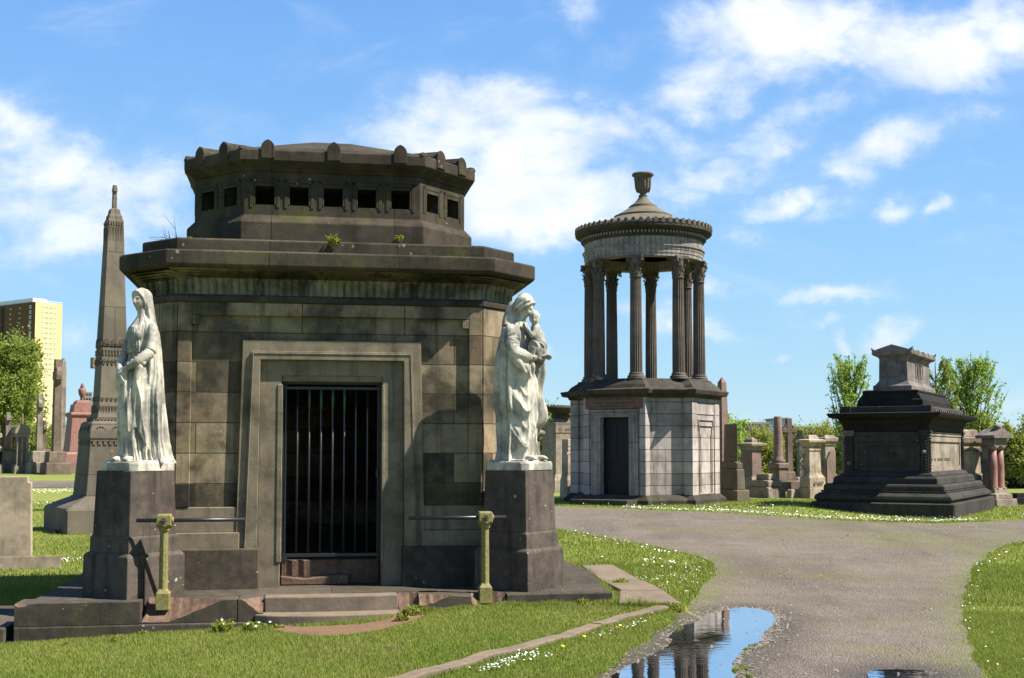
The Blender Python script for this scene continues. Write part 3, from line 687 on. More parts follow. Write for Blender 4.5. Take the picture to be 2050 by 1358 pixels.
# small plants rooted in the roof joints and twigs at the roof edge
def leaf_clump(name,x,y,z,r,h,n,mat,label,cat='weed',group=None,lean=.8,w=.012,seed=0,flowers=0):
    rg=np.random.default_rng(seed); V=[];I=[];mi=[]
    for k in range(n):
        a=rg.uniform(0,6.283); q=r*rg.uniform(0,1)**.7; bx,by=math.cos(a)*q*.55,math.sin(a)*q*.55
        hh=h*rg.uniform(.45,1.)*(1-.45*q/r); a2=a+rg.uniform(-.8,.8); l=lean*hh*rg.uniform(.2,1)
        tx,ty=bx+math.cos(a2)*l,by+math.sin(a2)*l; ww=w*rg.uniform(.6,1.5); px,py=-math.sin(a2)*ww,math.cos(a2)*ww
        mxx,myy=bx*.5+tx*.5,by*.5+ty*.5; b=len(V)
        V+=[(bx,by,-.01),(mxx+px,myy+py,hh*.62),(tx,ty,hh),(mxx-px,myy-py,hh*.62)]; I+=[b,b+1,b+2,b+3]; mi.append(0)
        for lf in range(2):
            t=rg.uniform(.4,1); c=np.array([bx+(tx-bx)*t,by+(ty-by)*t,hh*t]); d=rg.normal(size=3); d/=np.linalg.norm(d); e=np.cross(d,rg.normal(size=3)); e/=np.linalg.norm(e)+1e-9
            L=ww*1.7; b=len(V); V+=[tuple(c-d*L),tuple(c+e*L*.6),tuple(c+d*L),tuple(c-e*L*.6)]; I+=[b,b+1,b+2,b+3]; mi.append(0)
    for k in range(flowers):
        a=rg.uniform(0,6.283); q=r*rg.uniform(0,.9); c=np.array([math.cos(a)*q,math.sin(a)*q,h*rg.uniform(.4,.8)]); L=.011; b=len(V)
        V+=[(c[0]-L,c[1]-L*.6,c[2]),(c[0]+L,c[1]-L*.6,c[2]),(c[0]+L,c[1]+L*.6,c[2]+L),(c[0]-L,c[1]+L*.6,c[2]+L)]; I+=[b,b+1,b+2,b+3]; mi.append(1)
    o=fast_mesh(name,V,4,I,[mat,M['white']],mi=mi); o.location=(x,y,z); return tag(o,label,cat,group)
p=mloc(0,-.11); leaf_clump('weed',*p,4.12,.085,.13,70,M['weed'],'yellow green tuft growing at the middle of the mausoleum ledge','weed',None,.9,.012,3)
p=mloc(.78,.35); leaf_clump('weed',*p,4.25,.06,.11,50,M['weed'],'small dark tuft rooted in the drum joint right of centre','weed',None,.5,.012,4)
p=mloc(-1.62,.1); leaf_clump('weed',*p,4.165,.05,.03,30,M['weed'],'flat moss tuft at the left corner of the upper ledge','weed',None,.9,.012,5)
tw=MB(); rg=random.Random(5)
bx,by=mloc(-1.84,.9)
for k in range(7):
    a=(bx+rg.uniform(-.04,.04),by,4.17); l=rg.uniform(.2,.48); an=R(rg.uniform(100,155)); m1=(a[0]+math.cos(an)*l*.5,by,a[2]+math.sin(an)*l*.5+.03); e_=(a[0]+math.cos(an+.2)*l,by+rg.uniform(-.1,.1),a[2]+math.sin(an+.2)*l)
    tw.tube([a,m1,e_],[.004,.003,.0015],4)
    tw.tube([m1,(m1[0]-.02,by,m1[2]+l*.35)],[.0025,.001],4)
tag(tw.build('bare_shoots',M['bark']),'thin bare shoots sprouting from the left end of the mausoleum roof ledge','shoots')
# ------------------------------------------------------------------ round temple on its cross-shaped base
TX,TY=(1290-1025)/F*34.3,34.3; TZ=.35
tp=empty('round_temple',(TX,TY,0),R(-32),'round open temple of fluted columns on a pale stone base with an urn on top','temple')
def plan(a,b,i): # cross with diagonal infill, local; a=front distance, b=half bay, i=diagonal inset
    pts=[]
    for k in range(4):
        c,s_=math.cos(k*math.pi/2),math.sin(k*math.pi/2)
        for x,y in ((-b,-a),(b,-a),(b,-a+i),(a-i,-b)): pts.append((x*c-y*s_,x*s_+y*c))
    return pts
A_,B_,I_=1.86,.93,.24
core=MB(); pts=plan(A_-.06,B_-.05,I_)
# front bay gets a real doorway: build walls as shell
fr=Fr((-B_+.05,-A_+.06),(B_-.05,-A_+.06))
n=len(pts); inn=plan(A_-.4,B_-.3,I_)
for i in range(1,n):
    a,b=pts[i],pts[(i+1)%n]; ai,bi=inn[i],inn[(i+1)%n]
    core.loft([[(*a,z),(*b,z),(*bi,z),(*ai,z)] for z in (.55,3.27)])
core.U(fr,B_-.05,B_-.05,3.27,.46,.46,2.72,.55,-.34,0)
core.build('podium_wall',M['temw'],tp)
# corner piers of each bay
for k in range(4):
    for sg in (-1,1):
        p=MB(); w=.17 if k!=1 else .34
        c,s_=math.cos(k*math.pi/2),math.sin(k*math.pi/2)
        x0,x1=sorted((sg*B_,sg*(B_-w))); cr=[(x0,-A_),(x1,-A_),(x1,-A_+I_+.02),(x0,-A_+I_+.02)]
        p.poly([(x*c-y*s_,x*s_+y*c) for x,y in cr],.56,3.2); p.build('pier',M['temw'],tp,.008)
for k in (1,2,3):
    c,s_=math.cos(k*math.pi/2),math.sin(k*math.pi/2)
    q=lambda x,y:(x*c-y*s_,x*s_+y*c)
    f2=Fr(q(-B_,-A_+.04),q(B_,-A_+.04)); p=MB()
    p.fbox(f2,-.78,.78,.58,2.75,-.1,.005); p.fbox(f2,-.9,.9,2.75,3.2,-.1,.02); 
    # carved niche outline
    for (o,t,w) in ((.42,2.6,.03),(.34,2.44,.022)):
        p.fbox(f2,-o-w,-o,.65,t-.22,0,.04); p.fbox(f2,o,o+w,.65,t-.22,0,.04)
        p.fbox(f2,-o-.09,-o-.09+w,t-.25,t,0,.04); p.fbox(f2,o+.09-w,o+.09,t-.25,t,0,.04); p.fbox(f2,-o-.09,o+.09,t,t+w,0,.04)
    p.build('niche',M['temw'],tp,.006)
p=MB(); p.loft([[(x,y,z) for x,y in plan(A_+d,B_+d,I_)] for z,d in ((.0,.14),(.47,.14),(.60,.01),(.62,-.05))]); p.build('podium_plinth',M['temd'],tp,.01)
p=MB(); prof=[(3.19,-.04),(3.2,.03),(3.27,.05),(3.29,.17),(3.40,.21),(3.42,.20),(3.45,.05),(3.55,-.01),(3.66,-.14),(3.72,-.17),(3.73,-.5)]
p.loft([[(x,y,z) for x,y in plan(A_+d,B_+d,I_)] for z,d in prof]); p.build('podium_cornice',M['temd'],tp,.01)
# door, surround, panel, step
p=MB(); p.U(fr,.70,.70,2.86,.43,.43,2.68,.58,-.08,.055); p.U(fr,.62,.62,2.80,.5,.5,2.735,.58,.05,.075); p.fbox(fr,-.76,.76,2.82,2.88,-.02,.09); p.build('door_surround',M['temf'],tp,.008)
p=MB(); p.fbox(fr,-.44,.44,.58,2.70,-.30,-.2); p.fbox(fr,-.36,-.04,1.55,2.5,-.2,-.185); p.fbox(fr,.04,.36,1.55,2.5,-.2,-.185); p.fbox(fr,-.36,.36,.75,1.4,-.2,-.185)
dr=p.build('door',M['navy'],tp,.004); p=MB(); p.tube([fr(.3,1.5,-.18),fr(.3,1.62,-.16)],.02,8); p.build('handle',M['iron'],dr)
p=MB(); p.fbox(fr,-.86,.86,2.90,3.28,-.02,.07); pn=p.build('inscription_panel',M['red'],tp,.008)
rg=random.Random(3); p=MB()
for r_,(z,hw) in enumerate(((3.155,.55),(3.06,.58),(2.975,.42))):
    u=-hw
    while u<hw:
        w=rg.uniform(.015,.035); 
        if rg.random()<.82: p.fbox(fr,u,u+w*.75,z-.02,z+.02,.06,.073)
        u+=w+.008
p.build('inscription',M['groove'],pn)
p=MB(); p.box(-.95,.75,-A_-.75,-A_-.1,.2,.50); p.build('door_step',M['temd'],tp,.012)
# columns
def fluted(mb,r0,r1,z0,z1,nf=20,sub=4,depth=.1):
    rr=[]
    for t in np.linspace(0,1,7):
        r=r0+(r1-r0)*(t**1.4); ring_=[]
        for k in range(nf*sub):
            ph=(k%sub)/sub; d=depth*math.sin(math.pi*ph); a=2*math.pi*k/(nf*sub)
            ring_.append((r*(1-d)*math.cos(a),r*(1-d)*math.sin(a),z0+(z1-z0)*t))
        rr.append(ring_)
    mb.loft(rr)
def capital(mb,z0,z1,r):
    H=z1-z0
    mb.lathe(0,0,[(r,z0),(r*1.12,z0+.01),(r*1.12,z0+.04),(r*.98,z0+.05),(r*1.0,z0+H*.55),(r*1.25,z0+H*.86),(r*1.3,z0+H*.9)],20)
    for row,(zz,nn,hh,ro) in enumerate(((z0+.05,8,H*.34,1.0),(z0+H*.30,8,H*.34,1.06))):
        for k in range(nn):
            a=2*math.pi*(k+.5*row)/nn; w=r*.34
            pr=[(r*ro,0,w),(r*ro*1.12,hh*.55,w*1.05),(r*ro*1.34,hh*.92,w*.8),(r*ro*1.5,hh*.86,w*.5),(r*ro*1.46,hh*.70,w*.25)]
            L=[];
            for (rr_,z_,w_) in pr:
                for sg in (-1,1): L.append((rr_*math.cos(a)-sg*w_*math.sin(a),rr_*math.sin(a)+sg*w_*math.cos(a),zz+z_))
            mb.add(L,[(2*j,2*j+1,2*j+3,2*j+2) for j in range(4)])
    for k in range(4): # corner volutes
        a=math.pi/4+k*math.pi/2
        for sg in (-.11,.11):
            c=(r*1.62*math.cos(a+sg),r*1.62*math.sin(a+sg),z0+H*.78)
            pts=[(c[0]+math.cos(a)*.05*math.cos(t)*(1-t/9),c[1]+math.sin(a)*.05*math.cos(t)*(1-t/9),c[2]+.055*math.sin(t)*(1-t/9)) for t in np.linspace(-1,7,10)]
            mb.tube(pts,.018,5)
    ab=[]
    for k in range(4):
        a=math.pi/4+k*math.pi/2; 
        ab+= [(r*2.0*math.cos(a-.07),r*2.0*math.sin(a-.07)),(r*2.0*math.cos(a+.07),r*2.0*math.sin(a+.07))]
        b=a+math.pi/4; ab.append((r*1.22*math.cos(b),r*1.22*math.sin(b)))
    mb.poly(ab,z1-H*.12,z1)
th0=R(-90+32-14)  # first column seen just left of centre
RC=1.54; colroot=None; meshes=[]
for k in range(8):
    a=th0+k*R(45); x,y=RC*math.cos(a),RC*math.sin(a)
    if k==0:
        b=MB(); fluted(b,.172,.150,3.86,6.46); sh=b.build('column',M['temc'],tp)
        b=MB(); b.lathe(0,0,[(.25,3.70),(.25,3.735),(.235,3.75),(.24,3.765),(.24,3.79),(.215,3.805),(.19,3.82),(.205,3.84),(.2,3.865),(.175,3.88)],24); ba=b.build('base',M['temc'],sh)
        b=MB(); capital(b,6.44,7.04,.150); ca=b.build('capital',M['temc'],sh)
    else:
        sh=sh0.copy(); COL.objects.link(sh); 
        for c_ in (ba0,ca0):
            d=c_.copy(); COL.objects.link(d); d.parent=sh
    if k==0: sh0,ba0,ca0=sh,ba,ca
    sh.location=(x,y,0); sh.rotation_euler=(0,0,a)
# entablature, dentils, eaves with tile ends, stepped roof, urn
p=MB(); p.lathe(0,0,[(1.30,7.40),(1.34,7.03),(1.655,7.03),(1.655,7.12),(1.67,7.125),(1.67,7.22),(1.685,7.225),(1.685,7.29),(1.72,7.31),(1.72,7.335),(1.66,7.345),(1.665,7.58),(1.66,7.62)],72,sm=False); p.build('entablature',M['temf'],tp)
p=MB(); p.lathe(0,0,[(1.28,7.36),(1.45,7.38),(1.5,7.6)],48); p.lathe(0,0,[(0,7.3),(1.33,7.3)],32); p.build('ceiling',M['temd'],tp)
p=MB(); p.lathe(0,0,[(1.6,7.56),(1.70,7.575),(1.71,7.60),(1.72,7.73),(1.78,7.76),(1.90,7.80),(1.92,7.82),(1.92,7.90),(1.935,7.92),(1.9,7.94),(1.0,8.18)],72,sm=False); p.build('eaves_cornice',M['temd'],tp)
def instparts(name,fn,cnt,rad,z,mat,turn=0):
    first=None
    for k in range(cnt):
        a=2*math.pi*k/cnt
        if first is None: b=MB(); fn(b); first=o=b.build(name,mat,tp)
        else: o=first.copy(); COL.objects.link(o)
        o.location=(rad*math.cos(a),rad*math.sin(a),z); o.rotation_euler=(0,0,a)
def dent(b): b.box(-.02,.035,-.022,.022,0,.075)
instparts('dentil',dent,110,1.725,7.64,M['temf'])
def tileend(b):
    b.fpoly(Fr((.0,-.05),(.0,.05)),[(-.052,-.07),(.052,-.07),(.052,.03),(.03,.065),(0,.075),(-.03,.065),(-.052,.03)],-.03,.015)
    b.tube([(-.03,0,.02),(-.5,0,.10)],[.04,.035],6)
instparts('tile_end',tileend,60,1.915,7.96,M['temc'])
p=MB(); p.lathe(0,0,[(1.80,7.90),(1.36,8.03),(1.34,8.09),(1.02,8.25),(.82,8.345),(.825,8.395),(.79,8.405),(.62,8.50),(.41,8.63),(.405,8.67),(.36,8.68),(.355,8.71),(.27,8.76),(.18,8.85),(.115,8.95),(.10,8.99)],48,sm=False); p.build('stepped_roof',M['temr'],tp)
p=MB(); p.lathe(0,0,[(.09,8.95),(.125,8.97),(.125,9.0),(.09,9.02),(.085,9.05),(.15,9.10),(.19,9.17),(.205,9.25),(.215,9.42),(.235,9.50),(.275,9.55),(.305,9.565),(.31,9.60),(.29,9.63),(.22,9.64),(.12,9.58)],28)
for k in range(14):
    a=2*math.pi*k/14; rr_=[.165,.205,.215,.23]; zz=[9.10,9.22,9.36,9.5]
    p.tube([(r_*math.cos(a),r_*math.sin(a),z_) for r_,z_ in zip(rr_,zz)],.022,5)
p.build('urn',M['temc'],tp)
# ------------------------------------------------------------------ marble statues
def body_loft(mb,levels,fold,n=180,cut=None,nz=150):
    """levels: (z,cx,cy,rx,ry[,power]); fold(theta,z)->metres outward; cut(x,y,z)->(x,y)"""
    L=np.array([list(l)[:5] for l in levels],float); zs=np.linspace(L[0,0],L[-1,0],nz)
    # smooth interpolation
    def itp(k):
        y=np.interp(zs,L[:,0],L[:,k]); ker=np.ones(7)/7; yp=np.pad(y,3,mode='edge'); return np.convolve(yp,ker,'valid')
    cx,cy,rx,ry=itp(1),itp(2),itp(3),itp(4); rings=[]
    th=np.linspace(0,2*math.pi,n,endpoint=False)
    for i,z in enumerate(zs):
        f=fold(th,z)
        x=cx[i]+(rx[i]+f)*np.cos(th); y=cy[i]+(ry[i]+f)*np.sin(th)
        if cut is not None: x,y=cut(x,y,z)
        rings.append([(float(a),float(b),float(z)) for a,b in zip(x,y)])
    mb.loft(rings)
def limb(mb,pts,rad,n=14):
    # rounded tapered chain, resampled
    P=np.array(pts,float); t=np.arange(len(P)); tt=np.linspace(0,len(P)-1,max(6,6*(len(P)-1)+1))
    X=[np.interp(tt,t,P[:,k]) for k in range(3)]; r=np.interp(tt,t,rad)
    k=np.array([.25,.5,.25]); X=[np.convolve(np.pad(a,1,mode='edge'),k,'valid') for a in X]
    for a,i in ((X[0],0),(X[1],1),(X[2],2)): a[0]=P[0,i]; a[-1]=P[-1,i]
    pts2=list(zip(X[0],X[1],X[2])); mb.tube([tuple(map(float,p)) for p in pts2],[float(v) for v in r],n)
    for e,rr in ((0,r[0]),(-1,r[-1])): ball(mb,pts2[e],(rr,rr,rr),10,8)
def ball(mb,c,r,n=16,m=12,rot=None):
    rings=[]
    for j in range(1,m):
        p=-math.pi/2+math.pi*j/m; ring_=[]
        for i in range(n):
            a=2*math.pi*i/n; v=Vector((r[0]*math.cos(p)*math.cos(a),r[1]*math.cos(p)*math.sin(a),r[2]*math.sin(p)))
            if rot: v=rot@v
            ring_.append((c[0]+v.x,c[1]+v.y,c[2]+v.z))
        rings.append(ring_)
    mb.loft(rings)
def head(mb,c,rot,s=1.):
    """head with brow, eye hollows, nose, lips, chin; faces -Y before rot"""
    n,m=72,56; rings=[]
    g=lambda a,b,w:math.exp(-((a/w)**2+(b)**2))
    for j in range(1,m):
        e=-math.pi/2+math.pi*j/m; ring_=[]
        for i in range(n):
            a=2*math.pi*i/n; # a=-90deg is the face
            da=(a+math.pi/2+math.pi)%(2*math.pi)-math.pi
            x=math.cos(e)*math.cos(a)*.074; y=math.cos(e)*math.sin(a)*.094; z=math.sin(e)*.118
            # jaw narrows
            if z<0: k=1-.28*(-z/.118)**1.5; x*=k; y=y*(1-.15*(-z/.118)**2) if y<0 else y*k*.85
            h=z/.118; d=0.
            d+=.028*g(da,(h+.16)/.17,.13)+.016*g(da,(h-.05)/.16,.10)      # nose
            for sg in (-1,1):
                d-=.013*g(da-sg*.40,(h-.07)/.11,.20)                        # eye hollows
                d+=.006*g(da-sg*.38,(h-.055)/.055,.15)                       # eyeballs/lids
                d+=.006*g(da-sg*.42,(h-.24)/.07,.3)                          # brows
                d+=.004*g(da-sg*.62,(h+.2)/.2,.25)                           # cheeks
            d+=.007*g(da,(h+.42)/.045,.24)+.008*g(da,(h+.53)/.05,.22)-.004*g(da,(h+.475)/.025,.25)  # lips
            d-=.004*g(da,(h+.64)/.06,.3); d+=.012*g(da,(h+.80)/.12,.30)     # chin
            r_=math.hypot(x,y)+1e-9; x+=d*math.cos(a); y+=d*math.sin(a)
            v=rot@Vector((x*s,y*s,z*s)); ring_.append((c[0]+v.x,c[1]+v.y,c[2]+v.z))
        rings.append(ring_)
    mb.loft(rings)
def hand(mb,wrist,palm,fdir,nrm,side,curl=.5,s=1.):
    """palm box-ish lump, four unequal bent fingers and a thumb leaving the side of the palm"""
    W=Vector(wrist); f=Vector(fdir).normalized(); nn=Vector(nrm).normalized(); u=f.cross(nn).normalized()*side
    pc=W+f*.045*s
    for t in (-.028,-.010,.010,.028): limb(mb,[W+u*t*.6*s,W+f*.085*s+u*t*s],[.016*s,.0125*s],8)
    for k,(t,L) in enumerate(((-.030,.062),(-.011,.074),(.009,.078),(.029,.068))):
        b=W+f*.085*s+u*t*s; k1=b+(f*math.cos(curl*.6)-nn*math.sin(curl*.6))*L*.45*s; k2=k1+(f*math.cos(curl*1.5)-nn*math.sin(curl*1.5))*L*.32*s; k3=k2+(f*math.cos(curl*2.2)-nn*math.sin(curl*2.2))*L*.23*s
        limb(mb,[b,k1,k2,k3],[.0105*s,.0098*s,.009*s,.0075*s],8)
    b=W+f*.025*s+u*.03*s; k1=b+(f*.6+u*.6-nn*.3).normalized()*.038*s; k2=k1+(f*.85+u*.15-nn*.4).normalized()*.032*s
    limb(mb,[b,k1,k2],[.014*s,.0115*s,.009*s],8)
def remeshed(mb,name,mat,parent,vox=.008,smooth=1):
    me=mb.mesh(name+'_raw',uv=False); o=bpy.data.objects.new(name+'_raw',me); COL.objects.link(o)
    m=o.modifiers.new('r','REMESH'); m.mode='VOXEL'; m.voxel_size=vox; m.use_smooth_shade=True
    if smooth:
        k=o.modifiers.new('s','SMOOTH'); k.factor=.35; k.iterations=smooth
    dg=bpy.context.evaluated_depsgraph_get(); out=bpy.data.meshes.new_from_object(o.evaluated_get(dg)); out.name=name
    bpy.data.objects.remove(o); bpy.data.meshes.remove(me); out.materials.clear()
    return link_mesh(name,out,parent,[mat])
def ridge(t,p=.75): return 1-np.abs(np.sin(t))**p
SA=mloc(*PL); SB=mloc(*PR)

def warp(th,z,k=1.): return th+k*(.10*np.sin(4.3*z+2*th)+.06*np.sin(9.7*z+3*th+1)+.03*np.sin(19*z+5*th))
# --- veiled woman with clasped hands
def back(p,fx,fy,d): return (p[0]+fx*d,p[1]+fy*d)
SA=mloc(PL[0]+.02,PL[1]+.03); SB=mloc(PR[0]-.0,PR[1]+.02)
sa=empty('statue',(SA[0],SA[1],1.55),PSI-R(45),'white marble statue of a veiled woman with lowered clasped hands','statue','marble statues flanking the gate')
def slab(parent,dy):
    p=MB(); c=.30; q=[(-c,-c+.07),(-c+.07,-c),(c-.07,-c),(c,-c+.07),(c,c-.07),(c-.07,c),(-c+.07,c),(-c,c-.07)]
    p.loft([[(x*k,y*k-dy,z) for x,y in q] for z,k in ((-.006,1.0),(.07,1.0),(.092,.975),(.095,.9))]); return p.build('statue_base',M['marble'],parent,.006)
slab(sa,.0); Z0=.09
b=MB()
def fA(th,z):
    t=warp(th,z); amp=.034*(1-.5*ss(.7,1.15,z))*(1-ss(1.20,1.28,z))+.011*ss(1.22,1.3,z)
    v=ridge(t*4.5+.8*z+.5,.7)+.6*ridge(t*7.5-1.1*z+1.3,.8)+.4*ridge(t*13+.6,.9)
    knee=.045*np.exp(-(((th+math.pi/2+.35+math.pi)%(2*math.pi)-math.pi)/.42)**2-((z-.60)/.2)**2)
    return amp*(v-.9)+knee
body_loft(b,[(Z0-.02,0,-.01,.235,.225),(.16,0,-.01,.205,.20),(.45,0,-.015,.195,.19),(.85,0,-.01,.195,.18),(1.02,0,0,.185,.155),(1.20,0,.0,.138,.112),(1.30,0,-.005,.150,.124),(1.42,0,-.005,.170,.125),(1.49,0,.01,.165,.10),(1.55,0,.02,.10,.07),(1.60,0,.02,.052,.052)],fA,n=220)
def fO(th,z):
    a=(th+math.pi/2+math.pi)%(2*math.pi)-math.pi; t=warp(th,z,1.3)
    hem=.36+.20*np.cos(a+.7)-.05*np.sin(5*a)+.02*np.sin(9*a+1)
    body=.020+.034*(ridge(t*4+2.6*z+.2,.65)-.6)+.013*ridge(t*9-3*z,.85)
    return np.where(z>hem,body,-.07)*ss(1.17,1.07,z)-.02*ss(1.06,1.16,z)
body_loft(b,[(.12,0,-.01,.205,.20),(.45,0,-.015,.205,.20),(.85,0,-.01,.205,.19),(1.0,0,0,.190,.165),(1.18,0,.0,.136,.113)],fO,n=220)
b.tube([(.150*math.cos(t),.126*math.sin(t),1.215+.008*math.sin(3*t)) for t in np.linspace(0,2*math.pi,26)],.011,6)
for q in range(7):
    a=-math.pi/2-.5+q*.2; b.tube([(.148*math.cos(a),.124*math.sin(a),1.20),(.156*math.cos(a+.04),.134*math.sin(a+.04),1.27),(.12*math.cos(a+.02),.125*math.sin(a+.02),1.42),(.09*math.cos(a),.11*math.sin(a),1.48)],[.010,.012,.010,.006],6)
for sg in (-1,1): ball(b,(sg*.066,-.078,1.375),(.062,.052,.064))
def cutA(x,y,z):
    lim=-.02+.06*(1-z/1.5)-.16*np.clip(x,0,1)*1.2
    return x,np.maximum(y,lim)
def fC(th,z):
    t=warp(th,z,.6); v=ridge(t*3.5+.35*z,.6)+.7*ridge(t*6.5-.5*z+.7,.7)+.35*ridge(t*14,.9)
    return (.020+.042*(1-ss(.2,1.35,z)))*(v-.95)
body_loft(b,[(Z0-.02,.035,.10,.315,.28),(.12,.03,.085,.280,.25),(.3,.025,.06,.252,.225),(.6,.02,.05,.246,.212),(.95,.01,.045,.25,.195),(1.25,.0,.045,.245,.17),(1.40,0,.045,.222,.148),(1.47,0,.05,.19,.12),(1.54,0,.055,.12,.09),(1.60,0,.06,.06,.06)],fC,n=240,cut=cutA)
b.poly([(-.25,-.235),(.12,-.26),(.3,.02),(.3,.27),(-.05,.29),(-.27,.2)],Z0-.03,Z0+.012)
HR=Matrix.Rotation(R(12),3,'Z')@Matrix.Rotation(R(6),3,'X')
limb(b,[(0,.02,1.50),(0,.005,1.66)],[.056,.048])
hc=Vector((-.004,-.012,1.752)); head(b,tuple(hc),HR)
for sg in (-1,1):
    for q in range(3):
        limb(b,[tuple(hc+HR@Vector(p)) for p in ((sg*.004,-.072+.02*q,.103+.004*q),(sg*.042,-.070+.022*q,.085+.006*q),(sg*.068,-.050+.02*q,.045),(sg*(.076-.004*q),-.022+.018*q,-.01),(sg*.070,.0+.012*q,-.05),(sg*.066,.01+.012*q,-.10))],[.007,.011,.012,.012,.011,.008],7)
ball(b,tuple(hc+HR@Vector((0,.030,.025))),(.082,.088,.106),24,16,HR)
rings=[]
for t in np.linspace(0,1,34):
    if t<.3:
        q=t/.3; zc=1.878-.10*q**1.6; r0=math.sin(min(1,q+.02)*math.pi/2); ry=.098*r0; rx=.088*r0; cy=.045
    else:
        q=(t-.3)/.7; zc=1.778-.36*q; rx=.088+.055*q**1.3; ry=.098+.01*q; cy=.045+.05*q
    ring_=[]
    for a in np.linspace(0,2*math.pi,64,endpoint=False):
        fo=.009*(ridge(a*5+3*zc)-.5)*(1 if t>.3 else t*3); x=(rx+fo)*math.cos(a); y=cy+(ry+fo)*math.sin(a); y=max(y,-.005+.06*t)
        ring_.append((x*.97-.006*(1-t),y,zc))
    rings.append(ring_)
b.loft(rings[::-1])
limb(b,[(.172,.03,1.45),(.208,.01,1.32),(.215,-.03,1.20),(.15,-.16,1.10),(.045,-.225,1.035)],[.064,.066,.062,.048,.032],14)
limb(b,[(.205,-.02,1.24),(.16,-.13,1.06),(.13,-.15,.93),(.12,-.15,.86)],[.05,.045,.035,.015],12)
limb(b,[(-.172,.02,1.45),(-.200,-.01,1.32),(-.205,-.05,1.20),(-.16,-.165,1.09),(-.065,-.235,1.01)],[.060,.060,.056,.046,.032],14)
for q in range(5): 
    f=.2+.16*q; p0=np.array((.215,-.03,1.20)); p1=np.array((.045,-.225,1.035)); c=p0+(p1-p0)*f; rr0=.058-.022*f
    d=(p1-p0)/np.linalg.norm(p1-p0); u=np.cross(d,(0,0,1)); u/=np.linalg.norm(u); w_=np.cross(d,u)
    b.tube([tuple(c+d*.02*math.sin(t*2)+(u*math.cos(t)+w_*math.sin(t))*rr0) for t in np.linspace(0,5.2,14)],.008,5)
hand(b,(.03,-.235,1.03),None,(-.8,-.35,-.38),(-.2,-.9,.4),1,.55)
hand(b,(-.06,-.24,1.005),None,(.55,-.35,-.75),(.1,-.95,.2),-1,.45)
rr_=[]
for t in np.linspace(0,1,16):
    z=1.00-.20*t; w=.045+.06*t*(1-.35*t); ring_=[]
    for a in np.linspace(0,2*math.pi,28,endpoint=False): ring_.append((-.095-.01*t+w*math.cos(a)*(1+.15*math.sin(5*a)),-.215+.02*t+(.026+.008*math.sin(6*a))*math.sin(a),z-.07*t*math.cos(a)))
    rr_.append(ring_)
b.loft(rr_[::-1])
limb(b,[(-.02,-.215,1.0),(-.05,-.225,.9),(-.10,-.20,.72),(-.13,-.17,.55)],[.03,.03,.022,.01],8)
limb(b,[(.02,-.215,1.0),(.03,-.225,.88),(.02,-.22,.66),(.06,-.20,.46)],[.03,.026,.022,.01],8)
for (x,y) in ((-.05,-.235),(.095,-.20)):
    ball(b,(x,y,Z0+.03),(.038,.085,.028))
    for k in range(5): ball(b,(x-.026+.013*k,y-.072+abs(k-1)*.006,Z0+.022),(.0085,.020,.013),8,6)
fa=remeshed(b,'figure',M['marble'],sa,.0060,1); fa.scale=(.94,.94,1.055)
# --- mother holding a child
sb=empty('statue',(SB[0],SB[1],1.55),PSI+R(45),'white marble statue of a hooded mother holding a child','statue','marble statues flanking the gate')
slab(sb,.0)
b=MB()
def fB(th,z):
    t=warp(th,z); a=(th+math.pi/2+.75+math.pi)%(2*math.pi)-math.pi
    U=z-.26*a*a+.05*np.sin(3*a+1)+.02*np.sin(7*a)
    sw=np.exp(-(np.abs(a)/1.25)**2.5)*ss(.10,.26,z)*(1-ss(.98,1.10,z))
    swag=ridge(U*8.5+.7,.6)*.046+.016*ridge(U*19+1.3*a,.8)-.012
    ver=(.024+.026*(1-ss(.1,.9,z)))*(ridge(t*4.5-.4*z+.4,.65)+.6*ridge(t*8+.7*z+1,.8)+.3*ridge(t*15,.9)-.95)
    return swag*sw+ver*(1-.75*sw)*(1-.6*ss(1.0,1.3,z))
body_loft(b,[(Z0-.02,0,0,.235,.22),(.16,0,0,.215,.205),(.35,0,-.01,.212,.20),(.65,0,-.02,.212,.205),(.9,0,-.02,.21,.195),(1.1,0,-.01,.188,.16),(1.25,0,0,.17,.142),(1.38,0,0,.182,.135),(1.46,0,.0,.16,.10),(1.53,0,-.01,.09,.07),(1.57,0,-.02,.055,.055)],fB,n=240)
def fM(th,z):
    t=warp(th,z,.6); v=ridge(t*3.5+.2*z,.6)+.6*ridge(t*6+.4,.7)+.35*ridge(t*13-z,.9)
    return (.022+.026*(1-ss(.3,1.3,z)))*(v-.95)
def cutM(x,y,z):
    lim=-.02-.14*ss(1.0,1.35,z)*(x<0)-.07*(x<0)
    return x,np.maximum(y,lim)
body_loft(b,[(Z0-.02,-.02,.05,.265,.245),(.2,-.01,.05,.235,.22),(.58,-.01,.055,.24,.215),(.62,-.015,.06,.268,.238),(1.0,-.015,.06,.27,.225),(1.2,-.01,.055,.255,.20),(1.38,0,.05,.215,.158),(1.47,0,.05,.17,.12),(1.55,0,.04,.10,.09),(1.62,0,.03,.07,.07)],fM,n=240,cut=cutM)
rr_=[]
for t in np.linspace(0,1,48):
    z=1.16-.80*t; ring_=[]
    cx_,cy_=.155-.01*t,-.135-.015*math.sin(t*9)
    w=.080+.030*math.sin(t*9.5+.6)*t+.02*t
    if t>.93: w*=1-(t-.93)*8
    for a in np.linspace(0,2*math.pi,36,endpoint=False): ring_.append((cx_+(.060+.012*math.sin(4*a+6*t))*math.cos(a)-.03*math.sin(a),cy_+w*math.sin(a)*(1+.14*math.sin(3*a)),z-.07*math.sin(a)*t))
    rr_.append(ring_)
b.loft(rr_[::-1])
HB=Matrix.Rotation(R(14),3,'Z')@Matrix.Rotation(R(26),3,'X')
